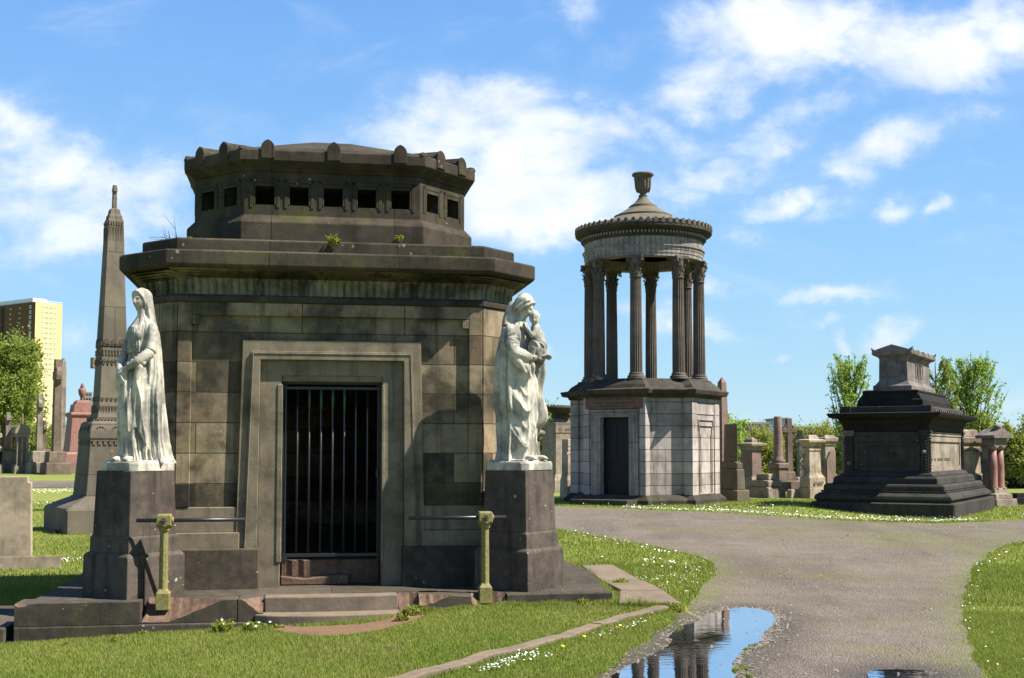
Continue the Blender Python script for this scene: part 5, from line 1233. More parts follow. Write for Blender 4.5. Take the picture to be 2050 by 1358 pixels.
for nm,fr,L in (('L',FL,w),('R',FR,d),('B',FB,w),('W',FW,d)):
    h=L/2; b=MB(); fm=M['pale2'] if nm=='R' else M['black2']; q=.19 if nm in 'LB' else .13
    # panelled wall: frame of four boards and a sunken centre panel
    b.fbox(fr,-h+q,h-q,z(950),z(935),-.06,-.03); b.fbox(fr,-h+q,h-q,z(884),z(872),-.06,-.02); b.fbox(fr,-h+q,-h+q+.10,z(935),z(884),-.06,-.03); b.fbox(fr,h-q-.10,h-q,z(935),z(884),-.06,-.03)
    b.fbox(fr,-h+q+.10,h-q-.10,z(935),z(884),-.062,-.055)
    if nm in 'LB': b.U(fr,h-q-.26,h-q-.26,z(893),h-q-.30,h-q-.30,z(896),z(928),-.06,-.035); b.fbox(fr,-h+q+.26,h-q-.26,z(931),z(928),-.06,-.035)
    b.fbox(fr,-h+q,h-q,z(872),z(864),-.06,.0)
    pnl=b.build('panel',fm,bt,.004)
    if nm=='R':
        t=MB(); rg=random.Random(12); u=-h+q+.13
        hh=(z(896)-z(903))*.5
        for r_,(pa,pb) in enumerate(((924,918),)):
            u=-h+q+.14
            for wd in (1,1,1,.4,0,1,.8,0,1,.9,1,1,.9,.5,0,1,1,1,1,1,1):
                ww=.030*(d/1.05)
                if wd:
                    t.fbox(fr,u,u+ww*.28*wd,z(pa),z(pb),-.055,-.046)
                    if wd==1: t.fbox(fr,u+ww*.5,u+ww*.72,z(pa),z(pb),-.055,-.046); t.fbox(fr,u+ww*.28,u+ww*.5,z((pa+pb)/2+.5),z((pa+pb)/2-.6),-.055,-.046)
                u+=ww
        t.build('inscription',M['letter'],pnl)
    # carved corner pilasters
    for sg in (-1,1):
        p=MB(); a0,a1=sorted((sg*(h+.01),sg*(h-q))); p.fbox(fr,a0,a1,z(952),z(944),-.06,.035); p.fbox(fr,a0+.02,a1-.02,z(944),z(872),-.06,.012); 
        c=(a0+a1)/2
        rg=random.Random(3 if sg<0 else 4)
        for j in range(11):
            pz=z(942-j*6.2); r_=(q*.26)*rg.uniform(.7,1.15)
            p.tube([fr(c+math.cos(t)*r_,pz+math.sin(t)*.045,.018+.012*math.sin(t*2)) for t in np.linspace(0,6,9)],.014,5)
        p.build('carved_pilaster',M['black2'] if not(nm=='L' and sg<0) else M['black2'],bt,.003)
        p=MB(); p.fbox(fr,a0-.01,a1+.01,z(872),z(866),-.06,.03); p.fbox(fr,a0-.03,a1+.03,z(866),z(861),-.06,.055); p.build('pilaster_capital',M['brown'] if (nm=='L' and sg<0) else M['black2'],bt,.006)
for (fr,h,sg,py) in ((FL,w/2,1,905),(FL,w/2,-1,928)):
    p=MB(); base=fr(sg*(h-.10),z(py),.03); ball(p,base,(.05,.05,.045),12,8); p.build('carved_boss',M['sarc'],bt)
b=MB(); b.rs(0,0,w,d,0,[(z(862),.02),(z(850),.03),(z(848,.1),.06),(z(840,.1),.09),(z(836,.3),.13),(z(834,.3),.27),(z(828,.3),.31),(z(825,.3),.32),(z(824,.1),.1)]); b.build('cornice',M['black'],bt,.006)
# parapet
b=MB(); b.rs(0,0,w,d,0,[(z(826,.05),.06),(z(812,.05),.05)]); 
for fr,L in ((FL,w),(FR,d)):
    h=L/2
    for sg in (-1,1): a0,a1=sorted((sg*(h+.075),sg*(h-.17))); b.fbox(fr,a0,a1,z(826,.05),z(811,.05),-.1,.085)
b.build('parapet',M['black2'],bt,.006)
t=MB(); h=d/2-.2; st=2*h/16
for j in range(16):
    u=-h+st*(j+.5); t.tube([FR(u+math.cos(q)*st*.3,z(818,.05)+math.sin(q)*.035,.062) for q in np.linspace(0,6.3,7)],.010,4)
t.build('parapet_carving',M['sarc'],bt)
b=MB(); b.rs(0,0,1.46,d*.80,0,[(z(812,-.2),0),(z(799,-.2),-.01),(z(797,-.25),-.04,-.03),(z(790,-.27),-.09,-.05),(z(785,-.3),-.13,-.07),(z(783,-.3),-.11,-.05),(z(779.5,-.3),-.12,-.06),(z(778.5,-.3),-.2,-.1)]); b.build('sarcophagus_stage',M['black'],bt,.008)
sw,sd=.34,d*.305
zz=lambda py:atY(1812,py,27.2)[2]-bt.location[2]
b=MB(); b.rs(0,0,2*sw,2*sd,0,[(zz(779),.09),(zz(770),.09),(zz(768),.05),(zz(762),.0),(zz(760),-.01)]); b.build('sarcophagus_base',M['sarc'],bt,.006)
b=MB(); b.rs(0,0,2*sw,2*sd,0,[(zz(761),-.02),(zz(714),-.03),(zz(711),.0),(zz(708),.03)]); sc_=b.build('sarcophagus',M['sarc'],bt,.006)
for fr,h in ((Fr((-sw,-sd),(sw,-sd)),sw),(Fr((sw,-sd),(sw,sd)),sd)):
    p=MB(); n_=-.022
    if h==sw:
        for (u0,u1,a_,c_) in ((-.235,.235,752,751),(-.235,.235,721,720),(-.235,-.225,752,720),(.225,.235,752,720)): p.fbox(fr,u0,u1,zz(a_),zz(c_),n_-.01,n_+.012)
        cz=(zz(752)+zz(720))/2; rad=.19
        p.tube([fr(math.cos(q)*rad,cz+math.sin(q)*rad,n_+.004) for q in np.linspace(0,2*math.pi,33)],.009,6)
    else:
        for (c0) in (-.30,.30):
            for (u0,u1,a_,c_) in ((-.12,.12,750,748.5),(-.12,.12,722,720.5),(-.12,-.11,750,720.5),(.11,.12,750,720.5)): p.fbox(fr,c0*.95+u0*.9,c0*.95+u1*.9,zz(a_),zz(c_),n_-.01,n_+.010)
        cz=(zz(752)+zz(720))/2
        p.tube([fr(math.cos(q)*.10,cz+math.sin(q)*.19,n_+.004) for q in np.linspace(0,2*math.pi,25)],.008,6)
    p.build('carved_roundel',M['sarc'],sc_)
# lid: low gable with end horns and tile ends
b=MB(); b.rs(0,0,2*sw,2*sd,0,[(zz(709),.05),(zz(706),.10),(zz(702),.11),(zz(701),.08)])
fr=Fr((-sw,-sd),(sw,-sd)); H=sw+.10
b.fpoly(fr,[(-H,zz(702)),(H,zz(702)),(H,zz(698)),(0,zz(685.5)),(-H,zz(698))],-2*sd-.09,.09)
for sg in (-1,1):
    for nn in (.09,-2*sd-.02): b.fpoly(fr,[(sg*H,zz(700)),(sg*(H+.03),zz(691)),(sg*(H-.07),zz(697)),(sg*(H-.09),zz(700))][::sg],nn-.07,nn+.005)
lid=b.build('lid',M['sarc'],bt,.005)
f3=Fr((sw,-sd),(sw,sd))
for j in range(5):
    t=MB(); u=-sd+.12+j*(2*sd-.24)/4; t.fpoly(f3,[(u-.04,zz(702)),(u+.04,zz(702)),(u+.035,zz(697)),(u,zz(694.5)),(u-.035,zz(697))],.0,.115); t.build('tile_end',M['sarc'],lid,.004)
# ------------------------------------------------------------------ far buildings
def tower(name,label,pc,pl,pr,Z,py_top,phi,mL,mR,zb=-40):
    cx,cy,w,d=corner(pl,pc,pr,Z,phi); e=empty(name,(cx,cy,0),phi,label,'tower block'); zt=atY(pc,py_top,Z)[2]
    b=MB(); b.box(-w/2,w/2,-d/2,d/2,zb,zt); o=b.build('wall',[mL,mR],e)
    for p in o.data.polygons:
        if abs(p.normal.x)>.5: p.material_index=1
    e['_w']=w; e['_d']=d; return e,zt
mLB=simple('brown_cladding',(.13,.08,.045),.9,0,.1,.1,.1); mRY=simple('yellow_render',(.60,.475,.23),.9,0,.1,.06,.1); mWH=simple('white_plant_room',(.72,.74,.78),.8,0,.1,.1,.2)
mGL=simple('window_glass_far',(.34,.34,.36),.3,0,.5,.3,.3); mFW=simple('window_frame_far',(.52,.49,.45),.8,0,.2,.1,.3); mDK=simple('dark_recess_far',(.035,.022,.018),.9)
tw1,zt=tower('tower_block','high tower block with brown and yellow faces above the leafy tree',66,-55,120,420,604,R(-35),mLB,mRY)
w,d=tw1['_w'],tw1['_d']; b=MB(); b.box(-w*.2,w*.42,-d*.42,d*.1,zt,zt+1.6); b.build('plant_room',mWH,tw1)
b=MB()
for k in range(26): x_=-w/2+w*k/25; b.box(w/2-.3,w/2-.1,-d/2+d*k/25-.05,-d/2+d*k/25+.05,zt,zt+.7)
b.box(w/2-.25,w/2-.15,-d/2,d/2,zt+.6,zt+.7); b.build('roof_railing',mWH,tw1)
fL=Fr((-w/2,-d/2),(w/2,-d/2)); fR=Fr((w/2,-d/2),(w/2,d/2)); FH=1.78; wins=[]
protoW={}
def window(fr,u,zc,ww,hh,key):
    if key not in protoW:
        m=MB(); m.box(-ww/2,ww/2,-.06,.0,-hh/2,hh/2); f=m.mesh('window'); f.materials.append(mFW)
        m=MB(); m.box(-ww*.38,-ww*.06,-.1,-.05,-hh*.32,hh*.32); m.box(ww*.06,ww*.38,-.1,-.05,-hh*.32,hh*.32); g_=m.mesh('pane'); g_.materials.append(mGL); protoW[key]=(f,g_)
    f,g_=protoW[key]; o=bpy.data.objects.new('window',f); COL.objects.link(o); o.parent=tw1; p=fr(u,zc,.02); o.location=p; o.rotation_euler=(0,0,math.atan2(fr.u[1],fr.u[0]))
    q=bpy.data.objects.new('pane',g_); COL.objects.link(q); q.parent=o
n_=0
for fl in range(12):
    zc=zt-1.7-fl*FH
    for u,ww,hh in ((w*.42,1.3,1.25),(w*.25,.95,.5),(w*.10,.95,.5),(-w*.16,.95,.5),(-w*.30,1.2,1.2)):
        if n_<48: window(fL,u,zc,ww,hh,(ww,hh)); n_+=1
for fl in range(13):
    zc=zt-1.55-fl*FH
    for u,ww in ((-d*.23,.5),(-d*.08,1.5),(d*.09,1.5),(d*.24,.5)): window(fR,u,zc,ww,.62,(ww,.62))
b=MB()
for fl in range(13,24):
    zc=zt-1.55-fl*FH
    for u,ww in ((-d*.23,.5),(-d*.08,1.5),(d*.09,1.5),(d*.24,.5)): b.fbox(fR,u-ww/2,u+ww/2,zc-.31,zc+.31,0,.08)
q=b.build('lower_windows',mFW,tw1); q['kind']='stuff'
b=MB(); b.fbox(fL,-w*.06,w*.0,-30,zt-.8,0,.06); b.build('stair_recess',mDK,tw1)
mGY=simple('grey_cladding',(.22,.20,.21),.9,0,.1,.1,.1)
tw2,zt=tower('tower_block','small grey tower block far behind the urn monument',163,150,184,900,785,R(-70),mGY,mGY,-60)
w,d=tw2['_w'],tw2['_d']; fR=Fr((w/2,-d/2),(w/2,d/2))
for fl in range(5):
    for u in (-.28,.0,.28):
        m=MB(); m.fbox(fR,u*d-.7,u*d+.7,zt-2.4-fl*3.4,zt-1.2-fl*3.4,0,.1); m.build('window',mDK,tw2)
def far_building(label,px0,px1,py0,py1,Z,mt,name='far_building',rows=0):
    x0=(px0-1025)/F*Z; x1=(px1-1025)/F*Z; z1=atY(px0,py0,Z)[2]; z0=atY(px0,py1,Z)[2]-20
    e=empty(name,((x0+x1)/2,Z,0),R(8),label,'building'); b=MB(); h=(x1-x0)/2; b.box(-h,h,-2,10,z0,z1-.4); b.build('wall',mt,e)
    b=MB(); b.box(-h-.4,h+.4,-2.4,10,z1-.4,z1); b.build('roof',mGY,e)
    if rows:
        b=MB(); 
        for k in range(rows): b.box(-h*.9,h*.9,-2.1,-1.95,z1-2-k*3,z1-1-k*3)
        b.build('window_band',mDK,e)
    return e
far_building('low far-off brown building behind the stepped grave',1480,1531,846,875,260,simple('brick_far',(.27,.16,.12),.9),rows=0)
far_building('white low wing beside the far-off brown building',1462,1484,851,875,262,mWH,rows=2)
far_building('slim white and lilac tower behind the broken column',1561,1571,837,880,300,simple('lilac_panels',(.40,.40,.55),.8))
far_building('grey-blue far-off block left of the black tomb',1596,1621,854,880,420,simple('blue_grey_block',(.36,.40,.47),.9))
# ------------------------------------------------------------------ trees, shrubs, lawn
def leaves(P,size,rg,aspect=.55,droop=0.):
    """one diamond leaf per point, random pose"""
    n=len(P); d=rg.normal(size=(n,3)); d[:,2]-=droop; d/=np.linalg.norm(d,axis=1)[:,None]
    e=np.cross(d,rg.normal(size=(n,3))); e/=np.linalg.norm(e,axis=1)[:,None]+1e-9
    L=(size*rg.uniform(.55,1.25,n))[:,None]
    V=np.stack([P-d*L,P+e*L*aspect,P+d*L,P-e*L*aspect],1).reshape(-1,3); return V
def upright_tree(px,ytop,Z,width_px,label,seed,nl,lean=0.,mat=None,base_frac=.0,leaf=.052,group=None,y0=.12):
    rg=np.random.default_rng(seed); x,y,_=atY(px,900,Z); g=gz(x,y); H=atY(px,ytop,Z)[2]-g; Wd=width_px/F*Z/2
    e=empty('tree',(x,y,g),0,label,'tree',group); t=MB(); pts=[]
    tr=[(0,0,-.3),(.02,0,H*.25),(.03+lean*.3,.02,H*.5),(lean*.7,0,H*.8),(lean,0,H*.97)]
    t.tube(tr,[.13,.10,.075,.03,.008],8); 
    tube_pts=[]
    for k in range(nl):
        f=rg.uniform(y0,.86); a=rg.uniform(0,6.283); z0=H*f; 
        spread=Wd*(1.05-.55*max(0,(f-.35)/.65))*rg.uniform(.75,1.05); rise=(H-z0)*rg.uniform(.45,.92)
        if f>.6: rise=(H-z0)*rg.uniform(.5,1.0)
        c0=np.array([np.interp(z0,[p[2] for p in tr],[p[0] for p in tr]),0,z0]); c3=c0+np.array([math.cos(a)*spread,math.sin(a)*spread,rise]); c1=c0+np.array([math.cos(a)*spread*.45,math.sin(a)*spread*.45,rise*.30]); c2=c0+np.array([math.cos(a)*spread*.8,math.sin(a)*spread*.8,rise*.66])
        cp=[c0,c1,c2,c3]; t.tube([tuple(c) for c in cp],[.035,.022,.013,.005],5)
        for m in range(9):
            q=rg.uniform(.25,1)*3; i=min(int(q),2); b0=cp[i]+(cp[i+1]-cp[i])*(q-i); a2=a+rg.uniform(-1.3,1.3); l=rg.uniform(.2,.55)*Wd*.8
            b1=b0+np.array([math.cos(a2)*l*.6,math.sin(a2)*l*.6,l*rg.uniform(.5,1.3)]); t.tube([tuple(b0),tuple(b1)],[.009,.003],4)
            for _ in range(12): s_=rg.uniform(.0,1.); pts.append(b0+(b1-b0)*s_+rg.normal(size=3)*.045)
        for _ in range(9): s_=rg.uniform(.3,1)*3; i=min(int(s_),2); pts.append(cp[i]+(cp[i+1]-cp[i])*(s_-i)+rg.normal(size=3)*.05)
    t.build('trunk',M['bark'],e)
    P=np.array(pts); V=leaves(P,leaf,rg); fast_mesh('crown',V,4,np.arange(len(V)),[mat or M['leafg']],e); return e
G3='young trees around the black tomb'
upright_tree(1703,713,44,84,'slim young tree with sparse fresh leaves left of the black tomb',11,40,.0,group=G3)
upright_tree(1876,716,45,66,'young tree partly hidden behind the right side of the sarcophagus',12,34,.0,group=G3,mat=M['leafy'])
upright_tree(1945,722,46,120,'widest of the young trees, right of the black tomb',13,64,.0,group=G3)
upright_tree(1893,770,47,46,'low bright green young tree between the two taller ones on the right',14,16,.0,group=G3,mat=M['leafy'])
def blob_tree(px,py,Z,rx_px,ry_px,label,seed,nb,nper,mat,leaf,name='tree',cat='tree',trunk=True,group=None,flat=1.,base=None,core=True):
    """crown of many leafy sprays spread over a lumpy volume, gaps between them"""
    rg=np.random.default_rng(seed); x,y,zc=atY(px,py,Z); g=gz(x,y); e=empty(name,(x,y,g),0,label,cat,group)
    rx=rx_px/F*Z; rz=ry_px/F*Z; ry=rx*flat; C=np.array([0,0,zc-g]); P=[]; t=MB(); z0=(base if base is not None else 0)
    if trunk: t.tube([(0,0,-.4),(.05,0,C[2]*.4),(0,0,C[2])],[.16+.03*rx,.12+.02*rx,.05],8)
    for k in range(nb):
        d=rg.normal(size=3); d/=np.linalg.norm(d); r=rg.uniform(.35,1.0)**.55; 
        lump=1+.16*math.sin(3*math.atan2(d[1],d[0])+seed)+.13*math.sin(5*d[2]+seed*2)
        c=C+d*np.array([rx,ry,rz])*r*lump*.93
        if c[2]<.05: c[2]=rg.uniform(.05,.5)
        s0=C*.0+np.array([c[0]*.25,c[1]*.25,max(.05,C[2]-rz*.7) if trunk else 0.0])
        if k%3==0: m=(s0+c)/2+rg.normal(size=3)*.1*rx; t.tube([tuple(s0),tuple(m),tuple(c)],[.03+.01*rx,.02,.006],4)
        ax=d*np.array([1,1,.5])+rg.normal(size=3)*.5; ax/=np.linalg.norm(ax); L=.16*(rx+rz)*rg.uniform(.6,1.2)
        u=rg.normal(size=(nper,1))*.45; P.append(c+ax*u*L+rg.normal(size=(nper,3))*L*.27)
    t.build('trunk' if trunk else 'stems',M['bark'],e)
    P=np.concatenate(P); P=P[P[:,2]>.02]; V=leaves(P,leaf,rg); fast_mesh('crown' if trunk else 'foliage',V,4,np.arange(len(V)),[mat],e); return e
blob_tree(8,765,62,76,92,'broad leafy tree in fresh yellow-green leaf before the tower block',21,330,90,M['leafy'],.085)
blob_tree(-60,800,66,60,90,'leafy tree cut off by the left picture edge',22,160,70,M['leafy'],.09)
blob_tree(105,890,72,46,48,'pale willow-like bush behind the tall cross',23,120,70,M['leafgr'],.07,'shrub','shrub',False)
blob_tree(45,880,70,60,44,'green bush behind the canopy tomb',24,120,70,M['leafy'],.08,'shrub','shrub',False)
blob_tree(165,890,74,50,42,'bush behind the pink urn monument',25,100,60,M['leafgr'],.08,'shrub','shrub',False)
blob_tree(1118,870,56,60,62,'sunlit bush behind the bowl monument',26,170,80,M['leafy'],.075,'shrub','shrub',False)
blob_tree(1460,905,58,46,66,'green bush close to the temple and slim obelisk',27,140,70,M['leafg'],.075,'shrub','shrub',False)
G4='olive shrubs behind the right monuments'
for i,(px,py,Z,rx,ry,mt,lb) in enumerate(((1520,912,60,58,52,'leafo','olive shrub behind the stepped grave'),(1590,910,62,62,58,'leafo','olive shrub behind the ringed crosses'),(1655,905,60,60,60,'leafo','olive shrub behind the grey pedestal monument'),(1720,905,58,50,66,'leafy','shrub behind the left side of the black tomb'),(1935,880,52,60,62,'leafo','pale olive shrub above the buff monument at the tomb'),(1990,905,48,44,60,'leafo','olive shrub seen through the pink columns'),(2035,915,44,50,66,'leafo','large olive shrub at the right picture edge'),(2085,905,50,50,70,'leafo','olive shrub beyond the right picture edge'))):
    blob_tree(px,py,Z,rx,ry,lb,30+i,190,95,M[mt],.062,'shrub','shrub',False,G4,.8)
def twiggy(px,py_top,Z,wpx,label,seed,n=60,mat=None):
    rg=np.random.default_rng(seed); x,y,zt=atY(px,py_top,Z); g=gz(x,y); H=zt-g; Wd=wpx/F*Z/2; e=empty('bare_shrub',(x,y,g),0,label,'shrub'); t=MB()
    for k in range(n):
        a=rg.uniform(0,6.283); r=Wd*rg.uniform(.1,1); h=H*rg.uniform(.6,1)*(1-.35*r/Wd)
        p=[np.array([0,0,0.]),np.array([math.cos(a)*r*.4,math.sin(a)*r*.4,h*.5]),np.array([math.cos(a)*r*.85,math.sin(a)*r*.85,h*.85]),np.array([math.cos(a)*r,math.sin(a)*r,h])]
        t.tube([tuple(q) for q in p],[.03,.02,.012,.005],3)
        for m in range(7):
            q=rg.uniform(1,2.9); i=int(q); b0=p[i]+(p[i+1]-p[i])*(q-i); l=rg.uniform(.2,.6); b1=b0+np.array([math.cos(a+rg.normal())*l*.6,math.sin(a+rg.normal())*l*.6,l]); t.tube([tuple(b0),tuple(b1)],[.011,.004],3)
    t.build('stems',mat or M['twig'],e)
twiggy(1650,828,66,120,'tall bare grey shrub left of the black tomb',51,110)
twiggy(1520,836,70,70,'bare reddish shrub before the far-off brown building',52,60)
twiggy(1560,848,74,60,'second bare shrub right of the far-off brown building',53,40)
# ---- turf blades
paths=[path_poly[::2],densify(fpath,.6,.1,4),soil]
plat=[mloc(*p) for p in ((-4.4,-1.1),(3.02,-1.1),(3.3,1.2),(3.35,5.6),(-3.4,5.6),(-3.1,1.7),(-4.4,.5))]
slabs_px=[([(1163,1131),(1226,1130),(1283,1161),(1203,1161)],.165),([(1206,1162),(1290,1162),(1328,1181),(1243,1181)],.16),([(1240,1181),(1328,1181),(1364,1207),(1237,1206)],.15)]
slabs=[[atz(a,b,z) for a,b in q] for q,z in slabs_px]
kerb_px=[(760,1372),(830,1354),(900,1336),(965,1318),(1030,1301),(1095,1284),(1160,1266),(1205,1249),(1245,1236),(1300,1224),(1346,1214)]
def kz(t): return .05
kl=[G(a,b,.045)[:2] for a,b in kerb_px]
def kerbpoly(w0=.0,w1=.13):
    L=[];Rr=[]
    for i,p in enumerate(kl):
        a=np.array(kl[max(i-1,0)]); b_=np.array(kl[min(i+1,len(kl)-1)]); d=(b_-a)/np.hypot(*(b_-a)); n=np.array([-d[1],d[0]]); L.append(tuple(np.array(p)+n*w1)); Rr.append(tuple(np.array(p)-n*w0))
    return Rr,L
kR,kL=kerbpoly(); kpoly=kR+kL[::-1]
blocked=[plat,kpoly]+slabs
def allowed(x,y,margin=0.):
    ok=np.ones(x.shape,bool)
    for p in paths: ok&=~inpoly(x,y,p)
    for p in blocked: ok&=~inpoly(x,y,p)
    return ok
def sample(x0,x1,y0,y1,n,rg): return rg.uniform(x0,x1,n),rg.uniform(y0,y1,n)
def infan(x,y,m=.3): return np.abs(x)<(1100/F)*y+m
def turf_patch(x,y,h,wd,rg,name,label=None):
    n=len(x); z=ground(x,y); a=rg.uniform(0,6.283,n); hh=h*rg.uniform(.45,1.1,n); ln=hh*rg.uniform(0,.8,n); b=rg.uniform(0,6.283,n); w=wd*rg.uniform(.6,1.3,n)
    V=np.empty((n,3,3)); V[:,0]=np.stack([x-np.cos(a)*w,y-np.sin(a)*w,z-.004],1); V[:,1]=np.stack([x+np.cos(a)*w,y+np.sin(a)*w,z-.004],1); V[:,2]=np.stack([x+np.cos(b)*ln,y+np.sin(b)*ln,z+hh],1)
    o=fast_mesh(name,V.reshape(-1,3),3,np.arange(3*n),[M['blade']]); return tag(o,label,'grass',None,'stuff')
rg=np.random.default_rng(5)
X=[];Y=[]
# density falls off with distance so that near turf is fine and far turf stays cheap
for (y0,y1,n) in ((8.0,10.5,230000),(10.5,13.5,230000),(13.5,18,150000),(18,25,120000),(25,36,110000)):
    x=rg.uniform(-16,16,n*3); y=rg.uniform(y0,y1,n*3); k=infan(x,y)&((x/y)>-.5); x,y=x[k][:n],y[k][:n]; k=allowed(x,y); X.append(x[k]); Y.append(y[k])
X=np.concatenate(X); Y=np.concatenate(Y); 
patch=.5+.5*np.sin(X*1.7+np.sin(Y*1.3)*2)*np.sin(Y*2.1+np.cos(X*.9)*2)
near=Y<14
turf_patch(X[near],Y[near],.030+.016*patch[near],.0042,rg,'grass','short mown grass of the lawns')
turf_patch(X[~near],Y[~near],.045+.02*patch[~near],.008,rg,'grass','grass of the lawns farther back')
# ragged longer grass along edges
def edge_tufts(line,n,spread,h,rg,w=.004):
    L=[np.array(p) for p in line]; seg=[np.hypot(*(L[i+1]-L[i])) for i in range(len(L)-1)]; cum=np.concatenate([[0],np.cumsum(seg)])
    t=rg.uniform(0,cum[-1],n); i=np.clip(np.searchsorted(cum,t)-1,0,len(seg)-1); A=np.array(L); f=(t-cum[i])/np.array(seg)[i]
    P=A[i]+(A[i+1]-A[i])*f[:,None]; cl=.5+.5*np.sin(t*9)*np.sin(t*3.7+1); P=P+rg.normal(size=(n,2))*spread
    return P[:,0],P[:,1],h*(.4+.9*cl)
fe=[mloc(u,-1.16) for u in np.linspace(-4.3,-.9,30)]; fe2=[mloc(u,-1.15) for u in np.linspace(.72,3.05,20)]
se=[atz(a,b,.12) for a,b in ((1232,1210),(1300,1212),(1362,1212))]; se2=[atz(a,b,.15) for a,b in ((1150,1133),(1200,1165),(1238,1200))]
xs,ys,hs_=[],[],[]
for ln,n,sp_,h in ((fe,4200,.03,.035),(fe2,5000,.035,.065),(se,3000,.03,.10),(se2,1600,.02,.10),(kR,3500,.03,.05),(kL,3000,.03,.05),(path_poly,9000,.05,.03),([mloc(-4.4,-.9),mloc(-3.1,1.7)],1200,.03,.07),([slabs[0][1],slabs[0][2],slabs[1][1],slabs[1][2],slabs[2][1],slabs[2][2]],2200,.03,.08)):
    a_,b_,c_=edge_tufts(ln,n,sp_,h,rg); xs.append(a_);ys.append(b_);hs_.append(c_)
xs=np.concatenate(xs);ys=np.concatenate(ys);hs_=np.concatenate(hs_); k=np.ones(len(xs),bool)
for p in blocked[1:]: k&=~inpoly(xs,ys,p)
turf_patch(xs[k],ys[k],hs_[k],.005,rg,'grass','longer ragged grass along the stone edges')
# ---- daisies and dandelions
def daisies(x,y,r,h,rg,name,label):
    z=ground(x,y)+h*rg.uniform(.6,1.2,len(x)); n=len(x); a=rg.uniform(0,6.283,n); V=[]; k=6; tx=rg.normal(size=n)*.35; ty=rg.normal(size=n)*.35; R_=r*rg.uniform(.7,1.2,n)
    V=np.empty((n,k,3))
    for j in range(k):
        q=a+2*math.pi*j/k; V[:,j]=np.stack([x+np.cos(q)*R_,y+np.sin(q)*R_,z+R_*(np.cos(q)*tx+np.sin(q)*ty)],1)
    me=fast_mesh(name,V.reshape(-1,3),k,np.arange(n*k),[M['white']]); return tag(me,label,'daisies',None,'stuff')
dx,dy,dz=[],[],[]
def drift(line,n,sx,off=0.):
    a_,b_,_=edge_tufts(line,n,sx,1,rg); dx.append(a_); dy.append(b_+off)
drift(pF[1:9],800,.07,.22); drift(pF[2:8],160,.3,.7); drift(pF,160,.6,1.1)
drift(pR,110,.12,.10); drift([(p[0]+.25,p[1]) for p in pR],50,.25)
drift([G(a,b)[:2] for a,b in ((1130,1066),(1220,1083),(1300,1099),(1380,1118))],70,.10,-.12)
drift([G(a,b)[:2] for a,b in ((1310,1125),(1360,1150),(1330,1175),(1290,1165))],130,.35); drift([G(a,b)[:2] for a,b in ((1385,1130),(1340,1185))],90,.3)
drift([G(a,b)[:2] for a,b in ((1255,1150),(1330,1190))],45,.10)
drift([G(a,b)[:2] for a,b in ((958,1350),(1000,1338),(1040,1325),(1085,1312))],150,.055); drift([G(a,b)[:2] for a,b in ((1190,1280),(1280,1250),(1335,1232))],60,.05)
drift([G(a,b)[:2] for a,b in ((20,1132),(120,1128),(160,1120))],160,.25); drift([G(a,b)[:2] for a,b in ((75,985),(190,985))],500,.35); drift([G(a,b)[:2] for a,b in ((75,1010),(95,1010))],60,.6)
dx=np.concatenate(dx);dy=np.concatenate(dy); k=allowed(dx,dy); dx,dy=dx[k],dy[k]
nr=dy<17; daisies(dx[nr],dy[nr],.0085,.04,rg,'daisies','daisies scattered in the near grass and beside the kerb'); daisies(dx[~nr],dy[~nr],.015,.06,rg,'daisies','white drifts of daisies along the far path edge')
for i,(px,py) in enumerate(((1240,1254),(1168,1276),(1125,1296))):
    x,y,z=G(px,py+3,.04); b=MB(); b.tube([(0,0,0),(.004,0,.05)],.002,5); b.lathe(.004,0,[(.003,.05),(.018,.056),(.020,.062),(.012,.07),(0,.071)],12,mi=1)
    o=b.build('dandelion',[M['weed'],M['yellow']],None); o.location=(x,y,z); tag(o,('dandelion nearest the puddle beside the kerb','middle dandelion of the three beside the kerb','dandelion lowest down the kerb, next to the daisies')[i],'dandelion','dandelions beside the kerb')
# ---- kerb stones and paving stones
cuts=[0,2,5,7,10]; klab=('kerb stone cut off by the bottom picture edge','long worn kerb stone beside the patch of daisies','short kerb stone in the middle of the row','pink-buff kerb stone at the end near the puddle')
for i in range(4):
    a,b_=cuts[i],cuts[i+1]; idx_=np.linspace(a,b_,9); rows=[]
    rg2=random.Random(i+3)
    for q in idx_:
        j=min(int(q),len(kR)-2); f=q-j; r_=np.array(kR[j])*(1-f)+np.array(kR[j+1])*f; l_=np.array(kL[j])*(1-f)+np.array(kL[j+1])*f
        if q==idx_[0]: r_,l_=r_*.99+np.array([ (np.array(kR[j+1])*.01)[0],(np.array(kR[j+1])*.01)[1]]),l_*.99+np.array(kL[j+1])*.01
        g_=gz(*r_)+.045+rg2.uniform(-.006,.006); jit=rg2.uniform(-.008,.008)
        rows.append([(r_[0],r_[1]+jit,g_-.15),(r_[0],r_[1]+jit,g_),(l_[0],l_[1],g_+.004),(l_[0],l_[1],g_-.15)])
    m=MB(); m.loft(rows); o=m.build('kerb_stone',M['slab'],None,.008,2); tag(o,klab[i],'kerb stone','kerb stones along the lawn')
sl_lab=('farthest grey paving slab right of the platform','middle paving slab right of the platform','nearest pinkish paving slab pointing at the puddle','narrow paving slab beside the right pedestal')
for q,(_,zz_),lb in zip(slabs,slabs_px,sl_lab):
    m=MB(); c=np.mean(np.array(q),0); qq=[tuple(c+(np.array(p)-c)*.985) for p in q][::-1]
    if (qq[1][0]-qq[0][0])*(qq[2][1]-qq[1][1])-(qq[1][1]-qq[0][1])*(qq[2][0]-qq[1][0])<0: qq=qq[::-1]
    m.poly(qq,-.15,zz_); o=m.build('paving_slab',M['slab'],None,.012,2); tag(o,lb,'paving slab','paving slabs beside the platform')
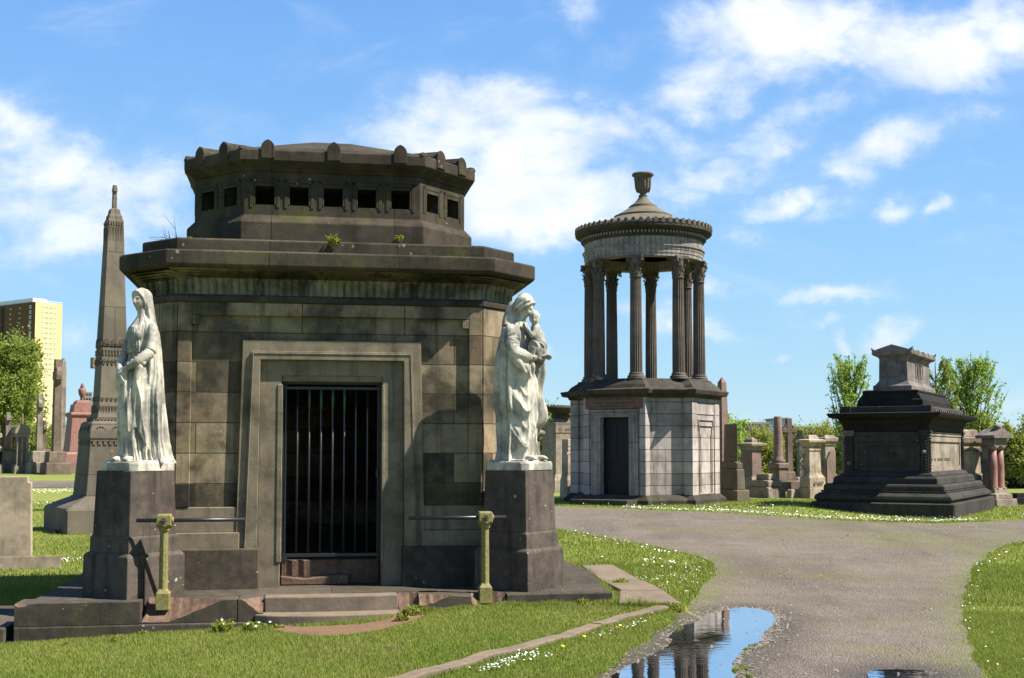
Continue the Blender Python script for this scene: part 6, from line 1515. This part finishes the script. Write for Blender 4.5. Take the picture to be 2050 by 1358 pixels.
# ---- weeds at the foot of the platform
wd=[(448,1262,.16,.16,150,'weed tuft under the left end of the steps, taller one',2),(510,1258,.17,.11,170,'low spreading weed with white flowers left of the steps',5),(233,1283,.07,.09,40,'small upright fern-like weed at the middle of the left platform stones',0),(98,1298,.05,.05,26,'tiny weed near the gap of the left platform stones',0),(128,1290,.06,.05,28,'small brownish weed just right of the platform gap',0),
(830,1228,.20,.13,170,'straggly weed right of the steps with a white flower',1),(805,1240,.12,.09,80,'low weed touching the right end of the steps',0),(940,1212,.16,.11,130,'weed left of the right rail post',0),(1012,1205,.16,.13,130,'weed right of the right rail post',0),(1352,1220,.12,.10,150,'bright weed at the tip of the nearest paving slab',0),(560,1254,.08,.05,40,'small weed before the lower step',0),(1170,1208,.16,.09,100,'weed under the platform end right of the pedestal',0),(1243,1170,.14,.12,120,'weeds sprouting in the joint between the paving slabs',0),(160,1060,.35,.14,120,'weeds over loose earth at the foot of the obelisk',0),(290,1268,.07,.04,30,'sparse weed under the broken left stone',0)]
for i,(px,py,r,h,n,lb,fl) in enumerate(wd):
    x,y,z=G(px,py,.02); leaf_clump('weed',x,y,z,r,h,n,M['weed'],lb,'weed','weeds along the platform' if i<13 and i!=9 else None,.7,.009 if i<13 else .02,60+i,fl)
x,y,z=G(148,1068); o=MB(); 
rgs=random.Random(8)
for k in range(60): a=rgs.uniform(0,6.28); r=rgs.random()**.6; ball(o,(math.cos(a)*r*.55,math.sin(a)*r*.12,.02+.10*(1-r)),(rgs.uniform(.02,.06),)*3,6,5)
q=o.build('loose_earth',M['soil']); q.location=(x,y,z); tag(q,'heap of loose crumbly earth at the obelisk foot','earth heap',None,'stuff')
# ---- stones on the path, dense round the puddle
def pebbles(x,y,size,rg,name,label,zoff=0):
    n=len(x); base=np.array([(0,0,1),(1,0,0),(0,1,0),(-1,0,0),(0,-1,0)],float); F4=np.array([(0,1,2),(0,2,3),(0,3,4),(0,4,1)])
    s_=size[:,None,None]; a=rg.uniform(0,6.283,n); V=base[None]*np.stack([rg.uniform(.6,1.4,(n)),rg.uniform(.6,1.4,(n)),rg.uniform(.3,.8,(n))],1)[:,None,:]*s_+rg.normal(size=(n,5,3))*.18*s_
    c,s2=np.cos(a),np.sin(a); X_=V[:,:,0]*c[:,None]-V[:,:,1]*s2[:,None]+x[:,None]; Y_=V[:,:,0]*s2[:,None]+V[:,:,1]*c[:,None]+y[:,None]; Z_=V[:,:,2]+(ground(x,y)+.004+zoff)[:,None]
    VV=np.stack([X_,Y_,Z_],2).reshape(-1,3); I=(np.arange(n)[:,None,None]*5+F4[None]).ravel(); o=fast_mesh(name,VV,3,I,[M['pebble']]); return tag(o,label,'stones',None,'stuff')
m,nt,_,_=newmat('pebble'); s=N(nt); tc=s.new('ShaderNodeTexCoord'); n_=s.noise(tc.outputs['Object'],30,2,.6); gi=s.noise(tc.outputs['Object'],3,2,.6)
s.out(s.mix(s.mr(n_,.35,.65),(.085,.072,.06),(.21,.185,.155)),.8); M['pebble']=m
P=np.array(pud); t=rg.integers(0,len(P),9000); off=np.abs(rg.normal(size=9000))*.16; ang=rg.uniform(0,6.283,9000); x=P[t,0]+np.cos(ang)*off; y=P[t,1]+np.sin(ang)*off
k=inpoly(x,y,path_poly)&((~inpoly(x,y,pud))|(rg.random(9000)<.05)); x,y=x[k],y[k]
kk=(rg.random(len(x))<(.35+.65*(x>np.mean(P[:,0])))); x,y=x[kk],y[kk]
pebbles(x,y,rg.gamma(2.2,.0040,len(x)).clip(.003,.022),rg,'pebbles','loose stones and grit round the puddle',.004)
n=12000; x=rg.uniform(-2,9,n); y=rg.uniform(8,30,n); k=inpoly(x,y,path_poly)&(~inpoly(x,y,pud))&(rg.random(n)<(9/y)**1.0); x,y=x[k],y[k]
pebbles(x,y,rg.gamma(1.8,.0035,len(x)).clip(.003,.02)*(.7+y/20),rg,'pebbles','small stones scattered over the gravel path',.002)
for i,(px,py) in enumerate(((1505,1292),(1495,1300),(1488,1338),(1500,1352),(1470,1340))):
    x,y=atz(px,py,.02); rg3=np.random.default_rng(i); leaf_clump('leaf_sprig',x,y,.012,.05,.02,9,M['leafy'],('green sprig upright at the puddle edge','small green sprig below the upright one','yellow green leaf lying on the puddle rim','leaf lowest on the puddle rim','leaf floating at the shallow puddle edge')[i],'leaf','leaves by the puddle',1.5,.010,80+i)
